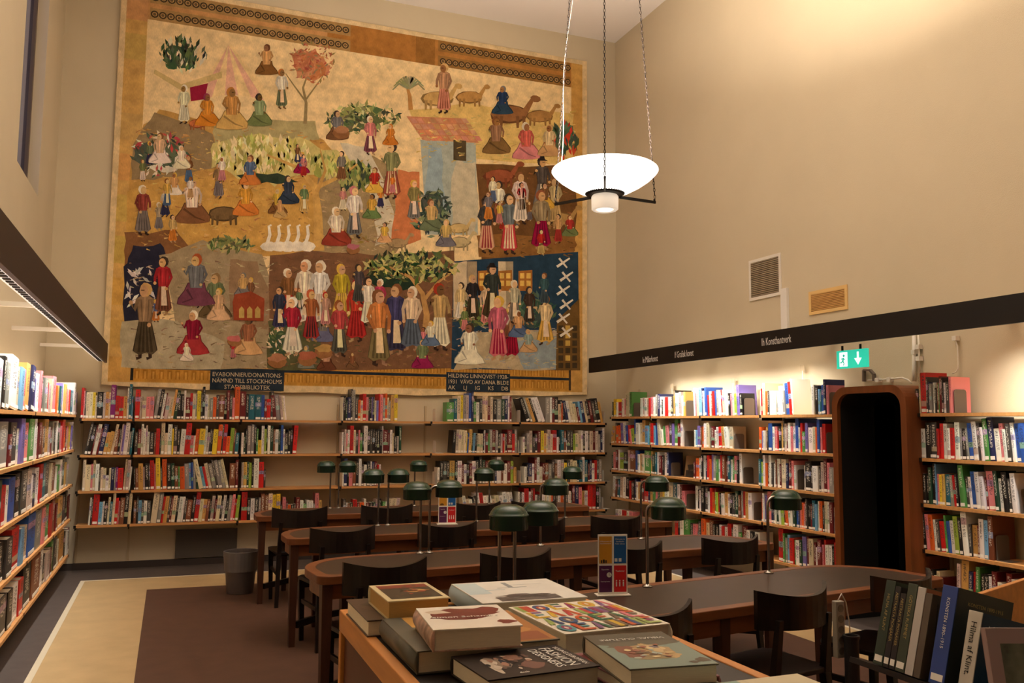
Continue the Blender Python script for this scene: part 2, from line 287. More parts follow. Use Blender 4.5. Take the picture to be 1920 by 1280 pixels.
RUNS = [  # wall, shelf, first px, last px, label phrase, tokens: colour, width, height; <n> sets the lean
 ('B', 0, 150, 248, 'corner bay', 'r48 p27 d27 c57 c57 y47 c36 k97 x47 a57 c37 P89 r66 r66 a66 w38 t49 u26'),
 ('B', 0, 252, 538, 'bay below left inscription', 'r88 x46 c75 p66 p66 <7 g58 k58 w47 m27 x66 c56 a48 N58 <0 k77 k47 w38 m86 r47 c57 g27 y68 d37 k49 w57 c46 g56 o66 d57 s107 k46 m58 d57 p46 o89 m128 k57 t117 t107 b57 m46 r76 d58 <-7 m77 g77 x47 c37 w37'),
 ('B', 0, 643, 746, 'bay of yellow-ended row', 'w17 k47 N36 B67 d39 g59 d57 o46 c46 r68 p47 d37 k37 v27 B37 c36 v46 r38 p58 g47 o48 c37 g46 a68 y68'),
 ('B', 0, 838, 960, 'bay left of steel bookend', 'n106 t57 c58 y48 g48 x48 b49 B39 n46 w56 d47 c48 c48 m45 c48 k57 g77 N57 B57 w28 m38'),
 ('B', 0, 988, 1133, 'bay beside the corner', '<-20 k58 g38 a48 k38 w48 w48 <0 g68 w38 m38 k58 c46 o26 <-11 k57 B47 w37 c37 c37 c36 m35 u37 B47 c37 k47 m47 d47 k58 a37'),
 ('B', 1, 157, 246, 'corner bay', '<9 d59 k58 m28 w68 m37 B78 a66 a66 c58 <4 s77 k37 x38 v38 w79 g46 t47'),
 ('B', 1, 251, 446, 'bay above the wastebasket', 'd56 m57 w48 w47 x38 w46 k86 s36 r67 k25 c69 c56 w78 y37 d68 k47 <3 w87 r99 p55 w35 o67 y107 w48 x56 d37 k37 y87 o68 d39 r68 o65 l67 s37 t66'),
 ('B', 1, 452, 556, 'half-filled bay', 'w46 N35 k37 g68 g58 k48 n37 y64 w58 l37 k28 w48 N58 s37 w57 N47 b48 w37 d56 k57 k37 <3 r78'),
 ('B', 1, 641, 753, 'bay with bare right end', 'w36 d26 x47 p36 w57 r78 c47 d56 p37 n66 k36 w78 k57 d57 k57 k57 k57 k57 w28 m97 m46 w57 c46 k75 x45 N58'),
 ('B', 1, 849, 971, 'bay left of the last', '<3 k57 x57 c57 c57 c57 y26 b36 a57 N36 u46 k46 <0 c76 c56 k27 w37 m56 n36 g57 m77 g57 k66 x46 r36 c26 k36 m97 r56 g57'),
 ('B', 1, 982, 1135, 'bay beside the corner', 'w35 k35 g56 x57 d45 d46 m57 y57 a46 c26 x57 c46 r77 w35 k35 t67 s47 w24 d67 d57 l46 c56 c56 w37 k36 w57 d36 c67 m57 x57 g46 B37 w48'),
 ('B', 2, 153, 243, 'corner bay', 'c58 c97 p47 c58 w67 d36 c56 c56 w54 c46 B66 g36 P46 r96 <3 c48 x68 w36'),
 ('B', 2, 251, 446, 'bay above the wastebasket', '<-3 k26 s46 a67 x36 k57 d27 r68 p27 y69 d36 o78 k67 N57 s56 n36 o76 g67 u37 b37 g47 N47 <-13 c78 u46 r46 c57 g67 d38 g68 g58 c48 <0 s97 m48'),
 ('B', 2, 452, 498, 'half-filled bay', 'x37 a57 N37 l47 k37 w78 r87 d35'),
 ('B', 2, 642, 714, 'bay behind green lamps', 'w26 B58 k36 p67 s57 k57 w48 d46 w46 k57 w37 B47 m47 r36 w36'),
 ('B', 2, 821, 969, 'bay left of the last', 'w35 k57 d57 k57 a77 k47 w67 m36 w46 k46 m46 w57 d57 k48 N57 m57 a57 a57 B37 w68 s37 w66 m57 l47 a45'),
 ('B', 2, 984, 1130, 'bay beside the corner', 'w45 k26 B66 w46 m48 w58 w45 m46 s56 g56 d57 s46 w57 g57 y46 d57 c57 c67 k36 t57 w48 t57 m36 B47 w46 r47 d37 g47'),
 ('B', 3, 164, 244, 'corner bay', '<2 w37 d37 r98 u66 w36 k66 c47 t46 c48 r57 p36 s77 k78 c58'),
 ('B', 3, 249, 446, 'bay above the wastebasket', 's46 k37 u46 d36 w56 d56 <5 c98 g68 r37 a57 d37 m37 c67 k37 w67 w37 d46 s86 k57 r68 c56 a56 s46 k36 x57 m36 c67 k36 w47 k46 g57 p47 r36 l57'),
 ('B', 3, 452, 603, 'bay behind far table end', 'r88 k46 w56 k56 g36 s57 s57 c57 y57 y57 d34 p46 m35 o44 k44 d34 m56 w55 n44 w45 w55 g34 p57 a45'),
 ('B', 3, 643, 748, 'bay behind lamp poles', 'd45 w34 s44 N44 r65 m44 o64 w35 m54 k54 N44 x35 k55 <6 n44 w34 c65 c75 x55'),
 ('B', 3, 872, 966, 'bay left of the last', '<-9 w35 c34 w34 k45 w36 r36 w45 w45 c34 c45 w45 w46 w36 w36'),
 ('B', 3, 972, 1128, 'bay beside the corner', 'w36 k36 w46 r67 w36 m47 r37 w45 d35 r36 w45 c35 w45 c35 o35 d45 d36 w45 o45 s46 d46 w46 d36 m58 B68 p57 a46 w56 r78 r68 k57 g37'),
 ('R', 0, 1144, 1182, 'run at the corner', 'k35 y76 w35 r65 b25 w46 p36 c58 w27 n58'),
 ('R', 0, 1198, 1281, 'second run from corner', 'w46 x46 w56 c56 r36 p56 w46 g47 B57 w56 d35 w46 r66 w56 d46 a46 k28 w67 x47 w46 a37'),
 ('R', 0, 1297, 1389, 'third run from corner', '<-3 w58 p47 c57 u68 B28 w47 b48 r46 w47 s36 r47 b47 g57 w57 r37 c67 w47 k46 p56 c47 l46 v58 k56'),
 ('R', 0, 1421, 1486, 'run left of white cover', 'w36 r37 c58 o46 d36 w66 w56 g36 <-5 w46 w57 g46 b78 r58 w29'),
 ('R', 0, 1519, 1549, 'run beside the portal', 'w57 k67 u36 t36 b47 B48 p47'),
 ('R', 1, 1144, 1277, 'run at the corner', 'a34 a46 d47 <-5 o56 o46 v67 w67 b46 r56 <-12 p35 l55 <0 b39 w77 c57 a68 u66 n37 r67 u36 b67 <-6 c58 w45 n46 p56 <0 d57 v47 n68 m57 w48'),
 ('R', 1, 1298, 1370, 'middle run', 'w35 u45 v66 s36 o56 w67 c57 d46 m56 w45 w46 <-6 r66 a56 w76 <0 c66'),
 ('R', 1, 1421, 1543, 'run beside the portal', 'o56 v35 w45 a46 d35 b87 w46 p56 r35 k66 a37 d38 x57 m37 w57 p56 w57 b68 w36 r47 n65 v57 w86 c66 o36 b58 p36 r57'),
 ('R', 2, 1143, 1252, 'run at the corner', 'N45 p46 m47 w27 l86 k76 x47 s97 b57 w36 a46 c36 n97 a37 N46 t37 w37 m46 k36 w57 B37'),
 ('R', 2, 1298, 1387, 'second run', 'm45 o66 w56 k37 w57 B46 r47 o46 v37 g67 n46 w36 r47 s67 m46 t47 w46 n37 p57 k46 w48'),
 ('R', 2, 1420, 1489, 'third run', 't57 l46 w48 o46 m36 w58 d36 w46 s37 w57 m46 c87 B56 m57 p47 w46'),
 ('R', 2, 1504, 1571, 'run beside the portal', 'w26 k107 k36 w96 d46 x57 m68 p47 g76 w56 m47'),
 ('R', 3, 1146, 1281, 'run at the corner', '<3 w57 s36 t46 c57 w57 k67 <0 r36 k36 k36 B47 w36 a46 m57 r66 B36 a56 n36 p36 N46 a57 y48 w57 c56 t67 w47 m47 p45'),
 ('R', 3, 1300, 1407, 'middle run', 'w57 k36 w46 k87 d77 w56 r57 o46 m37 l56 r36 k46 w56 a66 w46 k56 d66 N67 s46 g37 r57 a67 w67'),
 ('R', 3, 1425, 1574, 'run beside the portal', 'o36 w47 v57 p88 B57 d47 w46 N56 <-5 w47 l67 m46 o56 w67 w46 <0 N57 b46 B36 p46 o56 p46 d47 k66 m46 t67 u46 w47 o57 k36 c57 w57 m77 w36 d36 w46 k46'),
 ('R', 4, 1151, 1183, 'run at the corner', 'w45 w45 r45 w35 p45'),
 ('R', 4, 1262, 1420, 'middle run', 'r46 k36 w57 n96 k55 p55 p35 d46 o57 c46 s57 k46 k46 w46 r36 w46 r57 d36 w67 n45 m67 w46 k46 w56'),
 ('R', 4, 1457, 1573, 'run beside the portal', 'r88 n47 g46 u47 r76 n36 w66 N56 v67 m47 c77 m46 w35 m77 p36 r37 w56 w56 k46 r67 o46'),
 ('S', 0, 1715, 1782, 'run by the conduit', 'k65 c38 r108 d47 B36 g56 w46 k45 s46 n36 m57 k37 w46 d66 p57'),
 ('S', 1, 1716, 1960, 'full row', 'k45 w76 k87 k27 d87 r36 r57 w67 w46 r66 w77 g36 k66 <-4 g46 b67 w67 d47 w46 n68 B78 w76 p57 w46 d57 w57 b67 b97 <0 w56 r56 k67 w56'),
 ('S', 2, 1721, 1906, 'full row', 'p56 k56 k46 N57 k58 u28 p36 y56 a46 t86 <-4 g56 r56 k36 w36 n78 d46 w46 b67 w67 w66 m36 p117 N57 w66 k77 d46 w67'),
 ('S', 3, 1723, 1860, 'run beside the portal', '<-4 g56 k57 p67 o67 w46 d56 r86 n37 b56 w66 l77 k57 w88 <0 d46 a86 m36 w67 u67 s78'),
 ('S', 4, 1722, 1764, 'run beside the portal', 'o33 u35 w34 r45 k35 w34 c45 m34'),
 ('S', 4, 1790, 1960, 'run behind the front rack', '<3 x47 a88 B56 r46 n47 k56 k56 <0 w46 m57 w45 w45 m67 w56 m46 w45 r56 k56 w56 b56'),
 ('L', 0, -28, 147, 'full row', '<4 b57 o36 v77 w57 k38 g47 w98 c47 u57 p37 a58 B58 <0 v46 w67 p38 d47 g67 r46 x56 c37 p78 o46 a46 t36 v47 w47 a57 p46 c36 r46 t56 u46 w58 x56'),
 ('L', 1, -28, 141, 'full row', 'c78 k57 a46 g117 m45 d87 w36 v68 p77 n88 w48 w36 m57 s46 d46 a88 x56 m56 g47 d47 w37 N57 p46 r57 o78 m46 p46 a57 y46 v36 w47'),
 ('L', 2, -28, 131, 'full row', 'k66 N107 r56 w46 b77 k67 d88 x77 w36 B56 w67 r58 t68 d88 c47 s97 w36 n56 w57 N78 a56 g67'),
 ('L', 3, -28, 134, 'full row', 'b56 y36 k76 d56 r67 u46 c46 b88 g77 p47 n57 r57 s58 m36 a87 d57 w36 k47 m46'),
 ('L', 4, -28, 134, 'full row', 'w108 d66 k46 w56 r46 k88 s98 w57 d36 x56 m36 n47 d57 w36 a87 k46 w36 m46'),
]
RUNW = {'B': ('back wall', BACKZ, .0395), 'R': ('right wall', RIGHTZ, .0370), 'S': ('past portal', RIGHTZ, .0375), 'L': ('left wall', LEFTZ, .0400)}
SHN = ['top', 'second', 'third', 'fourth', 'lowest']
def wallpt(w, s, z): return (s, 10.06, z) if w == 'B' else ((5.24, s, z) if w in 'RS' else (-.90, s, z))
def wallcoord(w, px, z):
    lo, hi = {'B': (-1.4, 5.5), 'R': (11, 3), 'S': (7, 1.5), 'L': (2.2, 11)}[w]
    for _ in range(50):
        mid = (lo+hi)/2
        if proj(wallpt(w, mid, z))[0] < px: lo = mid
        else: hi = mid
    return lo
def book_material(name, obj):
    M_ = bpy.data.materials.new(name); M_.use_nodes = True; nt = M_.node_tree; N = nt.nodes; Lk = nt.links.new; b = N['Principled BSDF']
    def math_(op, a, c=None, d=None):
        n = N.new('ShaderNodeMath'); n.operation = op
        for i, v in enumerate((a, c, d)):
            if v is None: continue
            if isinstance(v, (int, float)): n.inputs[i].default_value = v
            else: Lk(v, n.inputs[i])
        return n.outputs[0]
    if obj:
        oi = N.new('ShaderNodeObjectInfo'); colr, rnd = oi.outputs['Color'], oi.outputs['Random']
    else:
        at = N.new('ShaderNodeAttribute'); at.attribute_name = 'Col'; colr = at.outputs['Color']
        ar = N.new('ShaderNodeAttribute'); ar.attribute_name = 'rnd'; rnd = ar.outputs['Fac']
    uv = N.new('ShaderNodeUVMap'); uv.uv_map = 'UVMap'; sx = N.new('ShaderNodeSeparateXYZ'); Lk(uv.outputs[0], sx.inputs[0]); u, v = sx.outputs[0], sx.outputs[1]
    # printed title: noise cut to a strip on the spine
    cb = N.new('ShaderNodeCombineXYZ'); Lk(math_('MULTIPLY_ADD', u, 2.6, math_('MULTIPLY', rnd, 91)), cb.inputs[0]); Lk(math_('MULTIPLY_ADD', v, 30, math_('MULTIPLY', rnd, 57)), cb.inputs[1])
    nz = N.new('ShaderNodeTexNoise'); nz.inputs['Scale'].default_value = 1.3; nz.inputs['Detail'].default_value = 1; Lk(cb.outputs[0], nz.inputs['Vector'])
    t = math_('GREATER_THAN', nz.outputs['Fac'], .52)
    win = math_('MULTIPLY', math_('LESS_THAN', math_('ABSOLUTE', math_('SUBTRACT', u, .5)), .24), math_('MULTIPLY', math_('GREATER_THAN', v, math_('MULTIPLY_ADD', rnd, .25, .25)), math_('LESS_THAN', v, .93)))
    mask = math_('MULTIPLY', t, win)
    hs = N.new('ShaderNodeSeparateColor'); hs.mode = 'HSV'; Lk(colr, hs.inputs[0])
    dark = math_('LESS_THAN', hs.outputs[2], .3)
    ink = N.new('ShaderNodeMix'); ink.data_type = 'RGBA'; Lk(dark, ink.inputs[0]); ink.inputs[6].default_value = (.03, .03, .035, 1); ink.inputs[7].default_value = (.75, .70, .58, 1)
    # a band of a second colour on some spines
    r2 = math_('FRACT', math_('MULTIPLY', rnd, 17.31)); bc = math_('FRACT', math_('MULTIPLY', rnd, 41.7))
    band = math_('MULTIPLY', math_('GREATER_THAN', r2, .62), math_('LESS_THAN', math_('ABSOLUTE', math_('SUBTRACT', v, math_('MULTIPLY_ADD', bc, .6, .2))), math_('MULTIPLY', r2, .09)))
    bcol = N.new('ShaderNodeCombineColor'); bcol.mode = 'HSV'; Lk(bc, bcol.inputs[0]); bcol.inputs[1].default_value = .45; bcol.inputs[2].default_value = .45
    m1 = N.new('ShaderNodeMix'); m1.data_type = 'RGBA'; Lk(math_('MULTIPLY', band, .85), m1.inputs[0]); Lk(colr, m1.inputs[6]); Lk(bcol.outputs[0], m1.inputs[7])
    m2 = N.new('ShaderNodeMix'); m2.data_type = 'RGBA'; Lk(math_('MULTIPLY', mask, .75), m2.inputs[0]); Lk(m1.outputs[2], m2.inputs[6]); Lk(ink.outputs[2], m2.inputs[7])
    Lk(m2.outputs[2], b.inputs['Base Color']); b.inputs['Roughness'].default_value = .42
    return M_
bm_obj, bm_stuff = book_material('book_cover', True), book_material('book_cover_rows', False)
def unit_cover():
    mb = MB(); uvs = []
    sp_ = [(0, .02), (.2, .004), (.5, 0), (.8, .004), (1, .02)]
    mb.box(0, .07, .02, 1, 0, 1).box(.93, 1, .02, 1, 0, 1)
    n = mb.verts([(x, y, 0) for x, y in sp_] + [(x, y, 1) for x, y in sp_] + [(0.07, .05, 0), (.93, .05, 0), (.07, .05, 1), (.93, .05, 1)])
    for i in range(4): mb.face([n+i, n+i+1, n+6+i, n+5+i])
    mb.face([n+10, n+12, n+13, n+11]); mb.face([n, n+10, n+11, n+4, n+3, n+2, n+1]); mb.face([n+5, n+6, n+7, n+8, n+9, n+13, n+12])
    return mb
def unit_pages(): return MB().box(.07, .93, .05, .975, .02, .98)
def unit_sticker(): return MB().box(.12, .88, -.006, .004, .03, .11)
def set_uv(me):
    l = me.uv_layers.new(name='UVMap')
    for p in me.polygons:
        spine = p.normal.y < -.5
        for li in p.loop_indices:
            c = me.vertices[me.loops[li].vertex_index].co
            l.data[li].uv = (c.x, c.z) if spine else (0, 0)
UC = unit_cover().mesh('book_cover', bm_obj); set_uv(UC)
UP = unit_pages().mesh('pages', paper); US = unit_sticker().mesh('spine_label', label_m)
BOOKS = []
for w, sh, p0, p1, phrase, toks in RUNS:
    wn, zs, kh = RUNW[w]; z = zs[sh]; top = z + .0125
    s0, s1 = wallcoord(w, p0, z), wallcoord(w, p1, z)
    tk = toks.split(); tot = 0; lean = 0; items = []
    for q in tk:
        if q[0] == '<': lean = int(q[1:]); continue
        c = q[0]; h = int(q[-1]); wd = int(q[1:-1])*random.uniform(.9, 1.1); items.append((c, wd, h, lean)); tot += wd
    span = abs(s1-s0); dirn = 1 if s1 > s0 else -1; pos = 0
    tt = sum(i[1]/math.cos(math.radians(i[3])) for i in items)
    for j, (c, wd, h, ln) in enumerate(items):
        t = wd/tt*span*.985; hh = min(kh*h*random.uniform(.97, 1.03), .40 if sh == 0 else (.335 if w == 'B' else .30)/max(.9, math.cos(math.radians(ln))))
        dep = min(.215, max(.14, hh*.72)); step = t/math.cos(math.radians(ln))
        th = math.radians(ln)
        x0 = pos + (hh*0); lift = max(0, t*math.sin(th))
        a = s0 + dirn*(pos) ; pos += wd/math.cos(th)/tt*span
        back = random.uniform(.012, .03)
        if w == 'B': loc, rz = (a, 10.06+back, top+lift), 0
        elif w in 'RS': loc, rz = (5.24+back, a, top+lift), -PI/2
        else: loc, rz = (-.90-back, a, top+lift), PI/2
        f = proj(wallpt(w, a, z+.1)); vis = t*hh*(F/f[2])**2*(abs(.55 if w == 'L' else (.75 if w in 'RS' else .95)))
        ok = -6 < f[0] < 1915
        BOOKS.append(dict(c=c, t=t, d=dep, h=hh, loc=loc, rz=rz, th=th, vis=vis if ok else 0, w=w, sh=sh, phrase=phrase, j=j+1))
BOOKS.sort(key=lambda b: -b['vis'])
def ordn(n): return str(n) + ('th' if 10 <= n % 100 <= 20 else {1: 'st', 2: 'nd', 3: 'rd'}.get(n % 10, 'th'))
def jitter(c): 
    k = random.uniform(.82, 1.12); return tuple(min(1, max(0, v*k*random.uniform(.94, 1.06))) for v in c[:3]) + (1,)
NIND = 272
stuff = MB(); scol = []; srnd = []; suv = []
def unit_faces():
    out = []
    for me, kind in ((UC, 0), (UP, 1), (US, 2)):
        out.append(([v.co.copy() for v in me.vertices], [list(p.vertices) for p in me.polygons], [p.normal.y < -.5 for p in me.polygons], kind))
    return out
UF = unit_faces()
for i, b in enumerate(BOOKS):
    b['col'] = jitter(BC[b['c']][1]); st = random.random() < .72
    if i < NIND and b['vis'] > 0:
        o = link('book', UC); o.location = b['loc']; o.rotation_euler = (0, b['th'], b['rz']); o.scale = (b['t'], b['d'], b['h']); o.color = b['col']
        size = 'thick ' if b['t'] > .05 else ('tall ' if b['h'] > .295 else ('slim ' if b['t'] < .025 else ('short ' if b['h'] < .2 else '')))
        shn = 'bottom' if b['w'] == 'B' and b['sh'] == 3 else SHN[b['sh']]
        tag(o, f"{size}{BC[b['c']][0]} book, {ordn(b['j'])} from left, {b['phrase']}, {shn} shelf, {RUNW[b['w']][0]}", 'book', 'books on the ' + {'B': 'back wall', 'R': 'right wall', 'S': 'far right', 'L': 'left wall'}[b['w']] + ' shelves')
        link('pages', UP, o)
        if st: link('spine_label', US, o)
    else:
        M4 = Matrix.Translation(b['loc']) @ Matrix.Rotation(b['rz'], 4, 'Z') @ Matrix.Rotation(b['th'], 4, 'Y') @ Matrix.Diagonal((b['t'], b['d'], b['h'], 1))
        rv = random.random()
        for vs, fs, spn, kind in UF:
            if kind == 2 and not st: continue
            n = stuff.verts([M4 @ v for v in vs]); stuff.m = kind
            for q, isp in zip(fs, spn):
                stuff.face([n+k for k in q])
                for k in q: scol.append(b['col']); srnd.append(rv); suv.append((vs[k].x, vs[k].z) if isp and kind == 0 else (0, 0))
me = stuff.mesh('book_rows', [bm_stuff, paper, label_m])
ca = me.attributes.new('Col', 'FLOAT_COLOR', 'CORNER'); ca.data.foreach_set('color', [x for c in scol for x in c])
ra = me.attributes.new('rnd', 'FLOAT', 'CORNER'); ra.data.foreach_set('value', srnd)
ul = me.uv_layers.new(name='UVMap'); ul.data.foreach_set('uv', [x for c in suv for x in c])
tag(link('book_rows', me), 'remaining smaller books filling the wall shelves in rows', 'books', kind='stuff')

# face-out covers and metal bookends standing in the gaps
def bookend(w, sh, px, hgt=.16, label='', col=metal_grey, name='bookend'):
    z = RUNW[w][1][sh]+.0125; s = wallcoord(w, px, z); t = thing(name, label, 'bookend', wallpt(w, s, z), {'B': 0, 'R': -PI/2, 'S': -PI/2, 'L': PI/2}[w], 'metal bookends on the shelves')
    mb = MB(); n = 6; pr = [(.05, 0)]
    for k in range(n+1): a = PI/2*k/n; pr.append((.16-.02+.02*math.sin(a), hgt-.02+.02*math.cos(a))) if 0 else None
    poly = [(.03, 0), (.15, 0), (.15, hgt-.02), (.144, hgt-.006), (.13, hgt), (.05, hgt), (.036, hgt-.006), (.03, hgt-.02)]
    A = mb.verts([(0, y, zz) for y, zz in poly]); B_ = mb.verts([(.002, y, zz) for y, zz in poly]); k = len(poly)
    mb.face([A+i for i in range(k)]); mb.face([B_+i for i in reversed(range(k))])
    for i in range(k): mb.face([A+i, B_+i, B_+(i+1) % k, A+(i+1) % k])
    mb.build('plate', col, t)
    MB().box(.002, .10, .03, .15, 0, .0015).build('foot', col, t)
    return t
for w, sh, px, hh, lab in (('R', 0, 1184, .17, 'brown metal bookend beside green cover near the corner'), ('R', 0, 1282.5, .17, 'brown metal bookend after second run, top shelf, right wall'),
        ('R', 0, 1391, .17, 'brown metal bookend against black cover, top shelf, right wall'), ('R', 0, 1551, .19, 'brown metal bookend on top shelf beside the dark portal'),
        ('R', 1, 1279, .17, 'brown metal bookend after corner run, second shelf, right wall'), ('R', 1, 1372, .15, 'brown metal bookend before the bare stretch, second shelf, right wall'), ('R', 1, 1545, .18, 'brown metal bookend on second shelf beside the dark portal'),
        ('R', 2, 1254, .15, 'dark metal bookend before the lone leaning cover, third shelf'), ('R', 2, 1389, .16, 'metal bookend after second run, third shelf, right wall'), ('R', 2, 1491, .18, 'metal bookend before the run beside portal, third shelf'),
        ('R', 3, 1283, .16, 'metal bookend after corner run, fourth shelf, right wall'), ('R', 3, 1409, .17, 'metal bookend after middle run, fourth shelf, right wall'),
        ('S', 0, 1784, .17, 'grey metal bookend against pink cover right of the portal'), ('S', 2, 1908, .16, 'metal bookend at picture edge, third shelf past portal'), ('S', 3, 1863, .17, 'metal bookend after brown book, fourth shelf past portal'),):
    bookend(w, sh, px, hh, lab)
for sh, px, lab in ((0, 818, 'white metal bookend on bare stretch of top back shelf'), (0, 977, 'cream metal bookend left of leaning books, top back shelf'), (1, 818, 'white metal bookend on bare stretch of second back shelf'), (1, 974, 'white metal bookend in last bay, second back shelf'), (2, 817, 'white metal bookend left of black books, third back shelf'), (2, 978, 'white metal bookend in last bay, third back shelf'),
        (0, 1135, 'white metal bookend ending the top back shelf'), (2, 1134, 'white metal bookend ending the third back shelf'), (3, 1133, 'white metal bookend ending the bottom back shelf')):
    bookend('B', sh, px, .15, lab, white_metal)

# ------------------------------------------------------------------ tapestry on the back wall (generic folk scenes in the photograph's colours)
TY = 10.295; TX0, TX1, TZ0, TZ1 = -.70, 5.065, 1.945, 6.455
tap = thing('tapestry', 'huge woven tapestry of colourful folk scenes covering the back wall', 'tapestry', ((TX0+TX1)/2, TY, TZ0))
TO = tap.location.copy()
def weave(name, attr=True, col=None):
    M_ = bpy.data.materials.new(name); M_.use_nodes = True; nt = M_.node_tree; N = nt.nodes; b = N['Principled BSDF']; b.inputs['Roughness'].default_value = .95; b.inputs['Specular IOR Level'].default_value = .1
    tc = N.new('ShaderNodeTexCoord'); n1 = N.new('ShaderNodeTexNoise'); n1.inputs['Scale'].default_value = 9; n1.inputs['Detail'].default_value = 8; nt.links.new(tc.outputs['Object'], n1.inputs['Vector'])
    mp = N.new('ShaderNodeMapping'); mp.inputs['Scale'].default_value = (160, 1, 30); nt.links.new(tc.outputs['Object'], mp.inputs[0])
    n2 = N.new('ShaderNodeTexNoise'); n2.inputs['Scale'].default_value = 1; nt.links.new(mp.outputs[0], n2.inputs['Vector'])
    mr = N.new('ShaderNodeMapRange'); mr.inputs[1].default_value = .3; mr.inputs[2].default_value = .7; mr.inputs[3].default_value = .78; mr.inputs[4].default_value = 1.16; nt.links.new(n1.outputs['Fac'], mr.inputs[0])
    mr2 = N.new('ShaderNodeMapRange'); mr2.inputs[1].default_value = .3; mr2.inputs[2].default_value = .7; mr2.inputs[3].default_value = .88; mr2.inputs[4].default_value = 1.1; nt.links.new(n2.outputs['Fac'], mr2.inputs[0])
    mu = N.new('ShaderNodeMath'); mu.operation = 'MULTIPLY'; nt.links.new(mr.outputs[0], mu.inputs[0]); nt.links.new(mr2.outputs[0], mu.inputs[1])
    vm = N.new('ShaderNodeVectorMath'); vm.operation = 'SCALE'
    if attr: a = N.new('ShaderNodeAttribute'); a.attribute_name = 'Col'; nt.links.new(a.outputs['Color'], vm.inputs[0])
    else: vm.inputs[0].default_value = col[:3]
    nt.links.new(mu.outputs[0], vm.inputs['Scale']); nt.links.new(vm.outputs[0], b.inputs['Base Color'])
    bp = N.new('ShaderNodeBump'); bp.inputs['Strength'].default_value = .25; bp.inputs['Distance'].default_value = .004; nt.links.new(n2.outputs['Fac'], bp.inputs['Height']); nt.links.new(bp.outputs[0], b.inputs['Normal'])
    return M_
# backing cloth with a slightly sagging lower hem and a rolled top
mb = MB(); nx = 40; fr = []; bk = []
for i in range(nx+1):
    x = TX0 + (TX1-TX0)*i/nx; sag = -.050*math.sin(PI*i/nx)**.7 - .006*math.sin(i*1.1)
    fr.append((x, TZ0+sag))
a = mb.verts([(x-TO.x, 0, z-TO.z) for x, z in fr]); b_ = mb.verts([(x-TO.x, 0, TZ1-TO.z) for x, z in fr])
c_ = mb.verts([(x-TO.x, .03, z-TO.z) for x, z in fr]); d_ = mb.verts([(x-TO.x, .03, TZ1-TO.z) for x, z in fr])
for i in range(nx): mb.face([a+i, a+i+1, b_+i+1, b_+i]); mb.face([c_+i+1, c_+i, d_+i, d_+i+1]); mb.face([a+i, c_+i, c_+i+1, a+i+1]); mb.face([b_+i, b_+i+1, d_+i+1, d_+i])
mb.face([a, b_, d_, c_]); mb.face([a+nx, c_+nx, d_+nx, b_+nx])
mb.build('cloth', weave('woven_wool_margin', False, S(222, 196, 150)), tap)

PV, PF, PC = [], [], []; LAYER = [0]
def tp(x, y): p = ony(x, y, TY); return p.x, p.z
def pz(pts, col, px=True):
    LAYER[0] += 1; off = -.0012 - LAYER[0]*9e-6; n = len(PV)
    for x, y in pts:
        X, Z = tp(x, y) if px else (x, y)
        PV.append((min(max(X, TX0+.02), TX1-.02)-TO.x, off, min(max(Z, TZ0-.035), TZ1-.01)-TO.z))
    PF.append(list(range(n, n+len(pts)))); PC.append((S(*col), len(pts)))
rg = random.Random(3)
def blob(x, y, rx, ry, col, n=12, j=.15, rot=0):
    c, s_ = math.cos(rot), math.sin(rot); pts = []
    for i in range(n):
        a = 2*PI*i/n; k = 1+rg.uniform(-j, j); u, v = rx*k*math.cos(a), ry*k*math.sin(a); pts.append((x+u*c-v*s_, y+u*s_+v*c))
    pz(pts, col)
def dk(c, k): return tuple(max(0, min(255, int(v*k))) for v in c)
def vary(c, a=14): return tuple(max(0, min(255, int(v+rg.uniform(-a, a)))) for v in c)
def rough(pts, col, j=3, sub=4):
    out = []
    for (x0, y0), (x1, y1) in zip(pts, pts[1:]+pts[:1]):
        for k in range(sub): t = k/sub; out.append((x0+(x1-x0)*t+rg.uniform(-j, j), y0+(y1-y0)*t+rg.uniform(-j, j)))
    pz(out, col)
SK = [(222, 186, 140), (206, 164, 116), (150, 104, 66), (112, 76, 50)]
def stroke(pts, w0, w1, col):
    L_, R_ = [], []
    for i, (x, y) in enumerate(pts):
        x2, y2 = pts[min(i+1, len(pts)-1)]; x1, y1 = pts[max(i-1, 0)]; dx, dy = x2-x1, y2-y1; l = math.hypot(dx, dy) or 1; w = w0+(w1-w0)*i/(len(pts)-1)
        L_.append((x-dy/l*w/2, y+dx/l*w/2)); R_.append((x+dy/l*w/2, y-dx/l*w/2))
    pz(L_+R_[::-1], col)
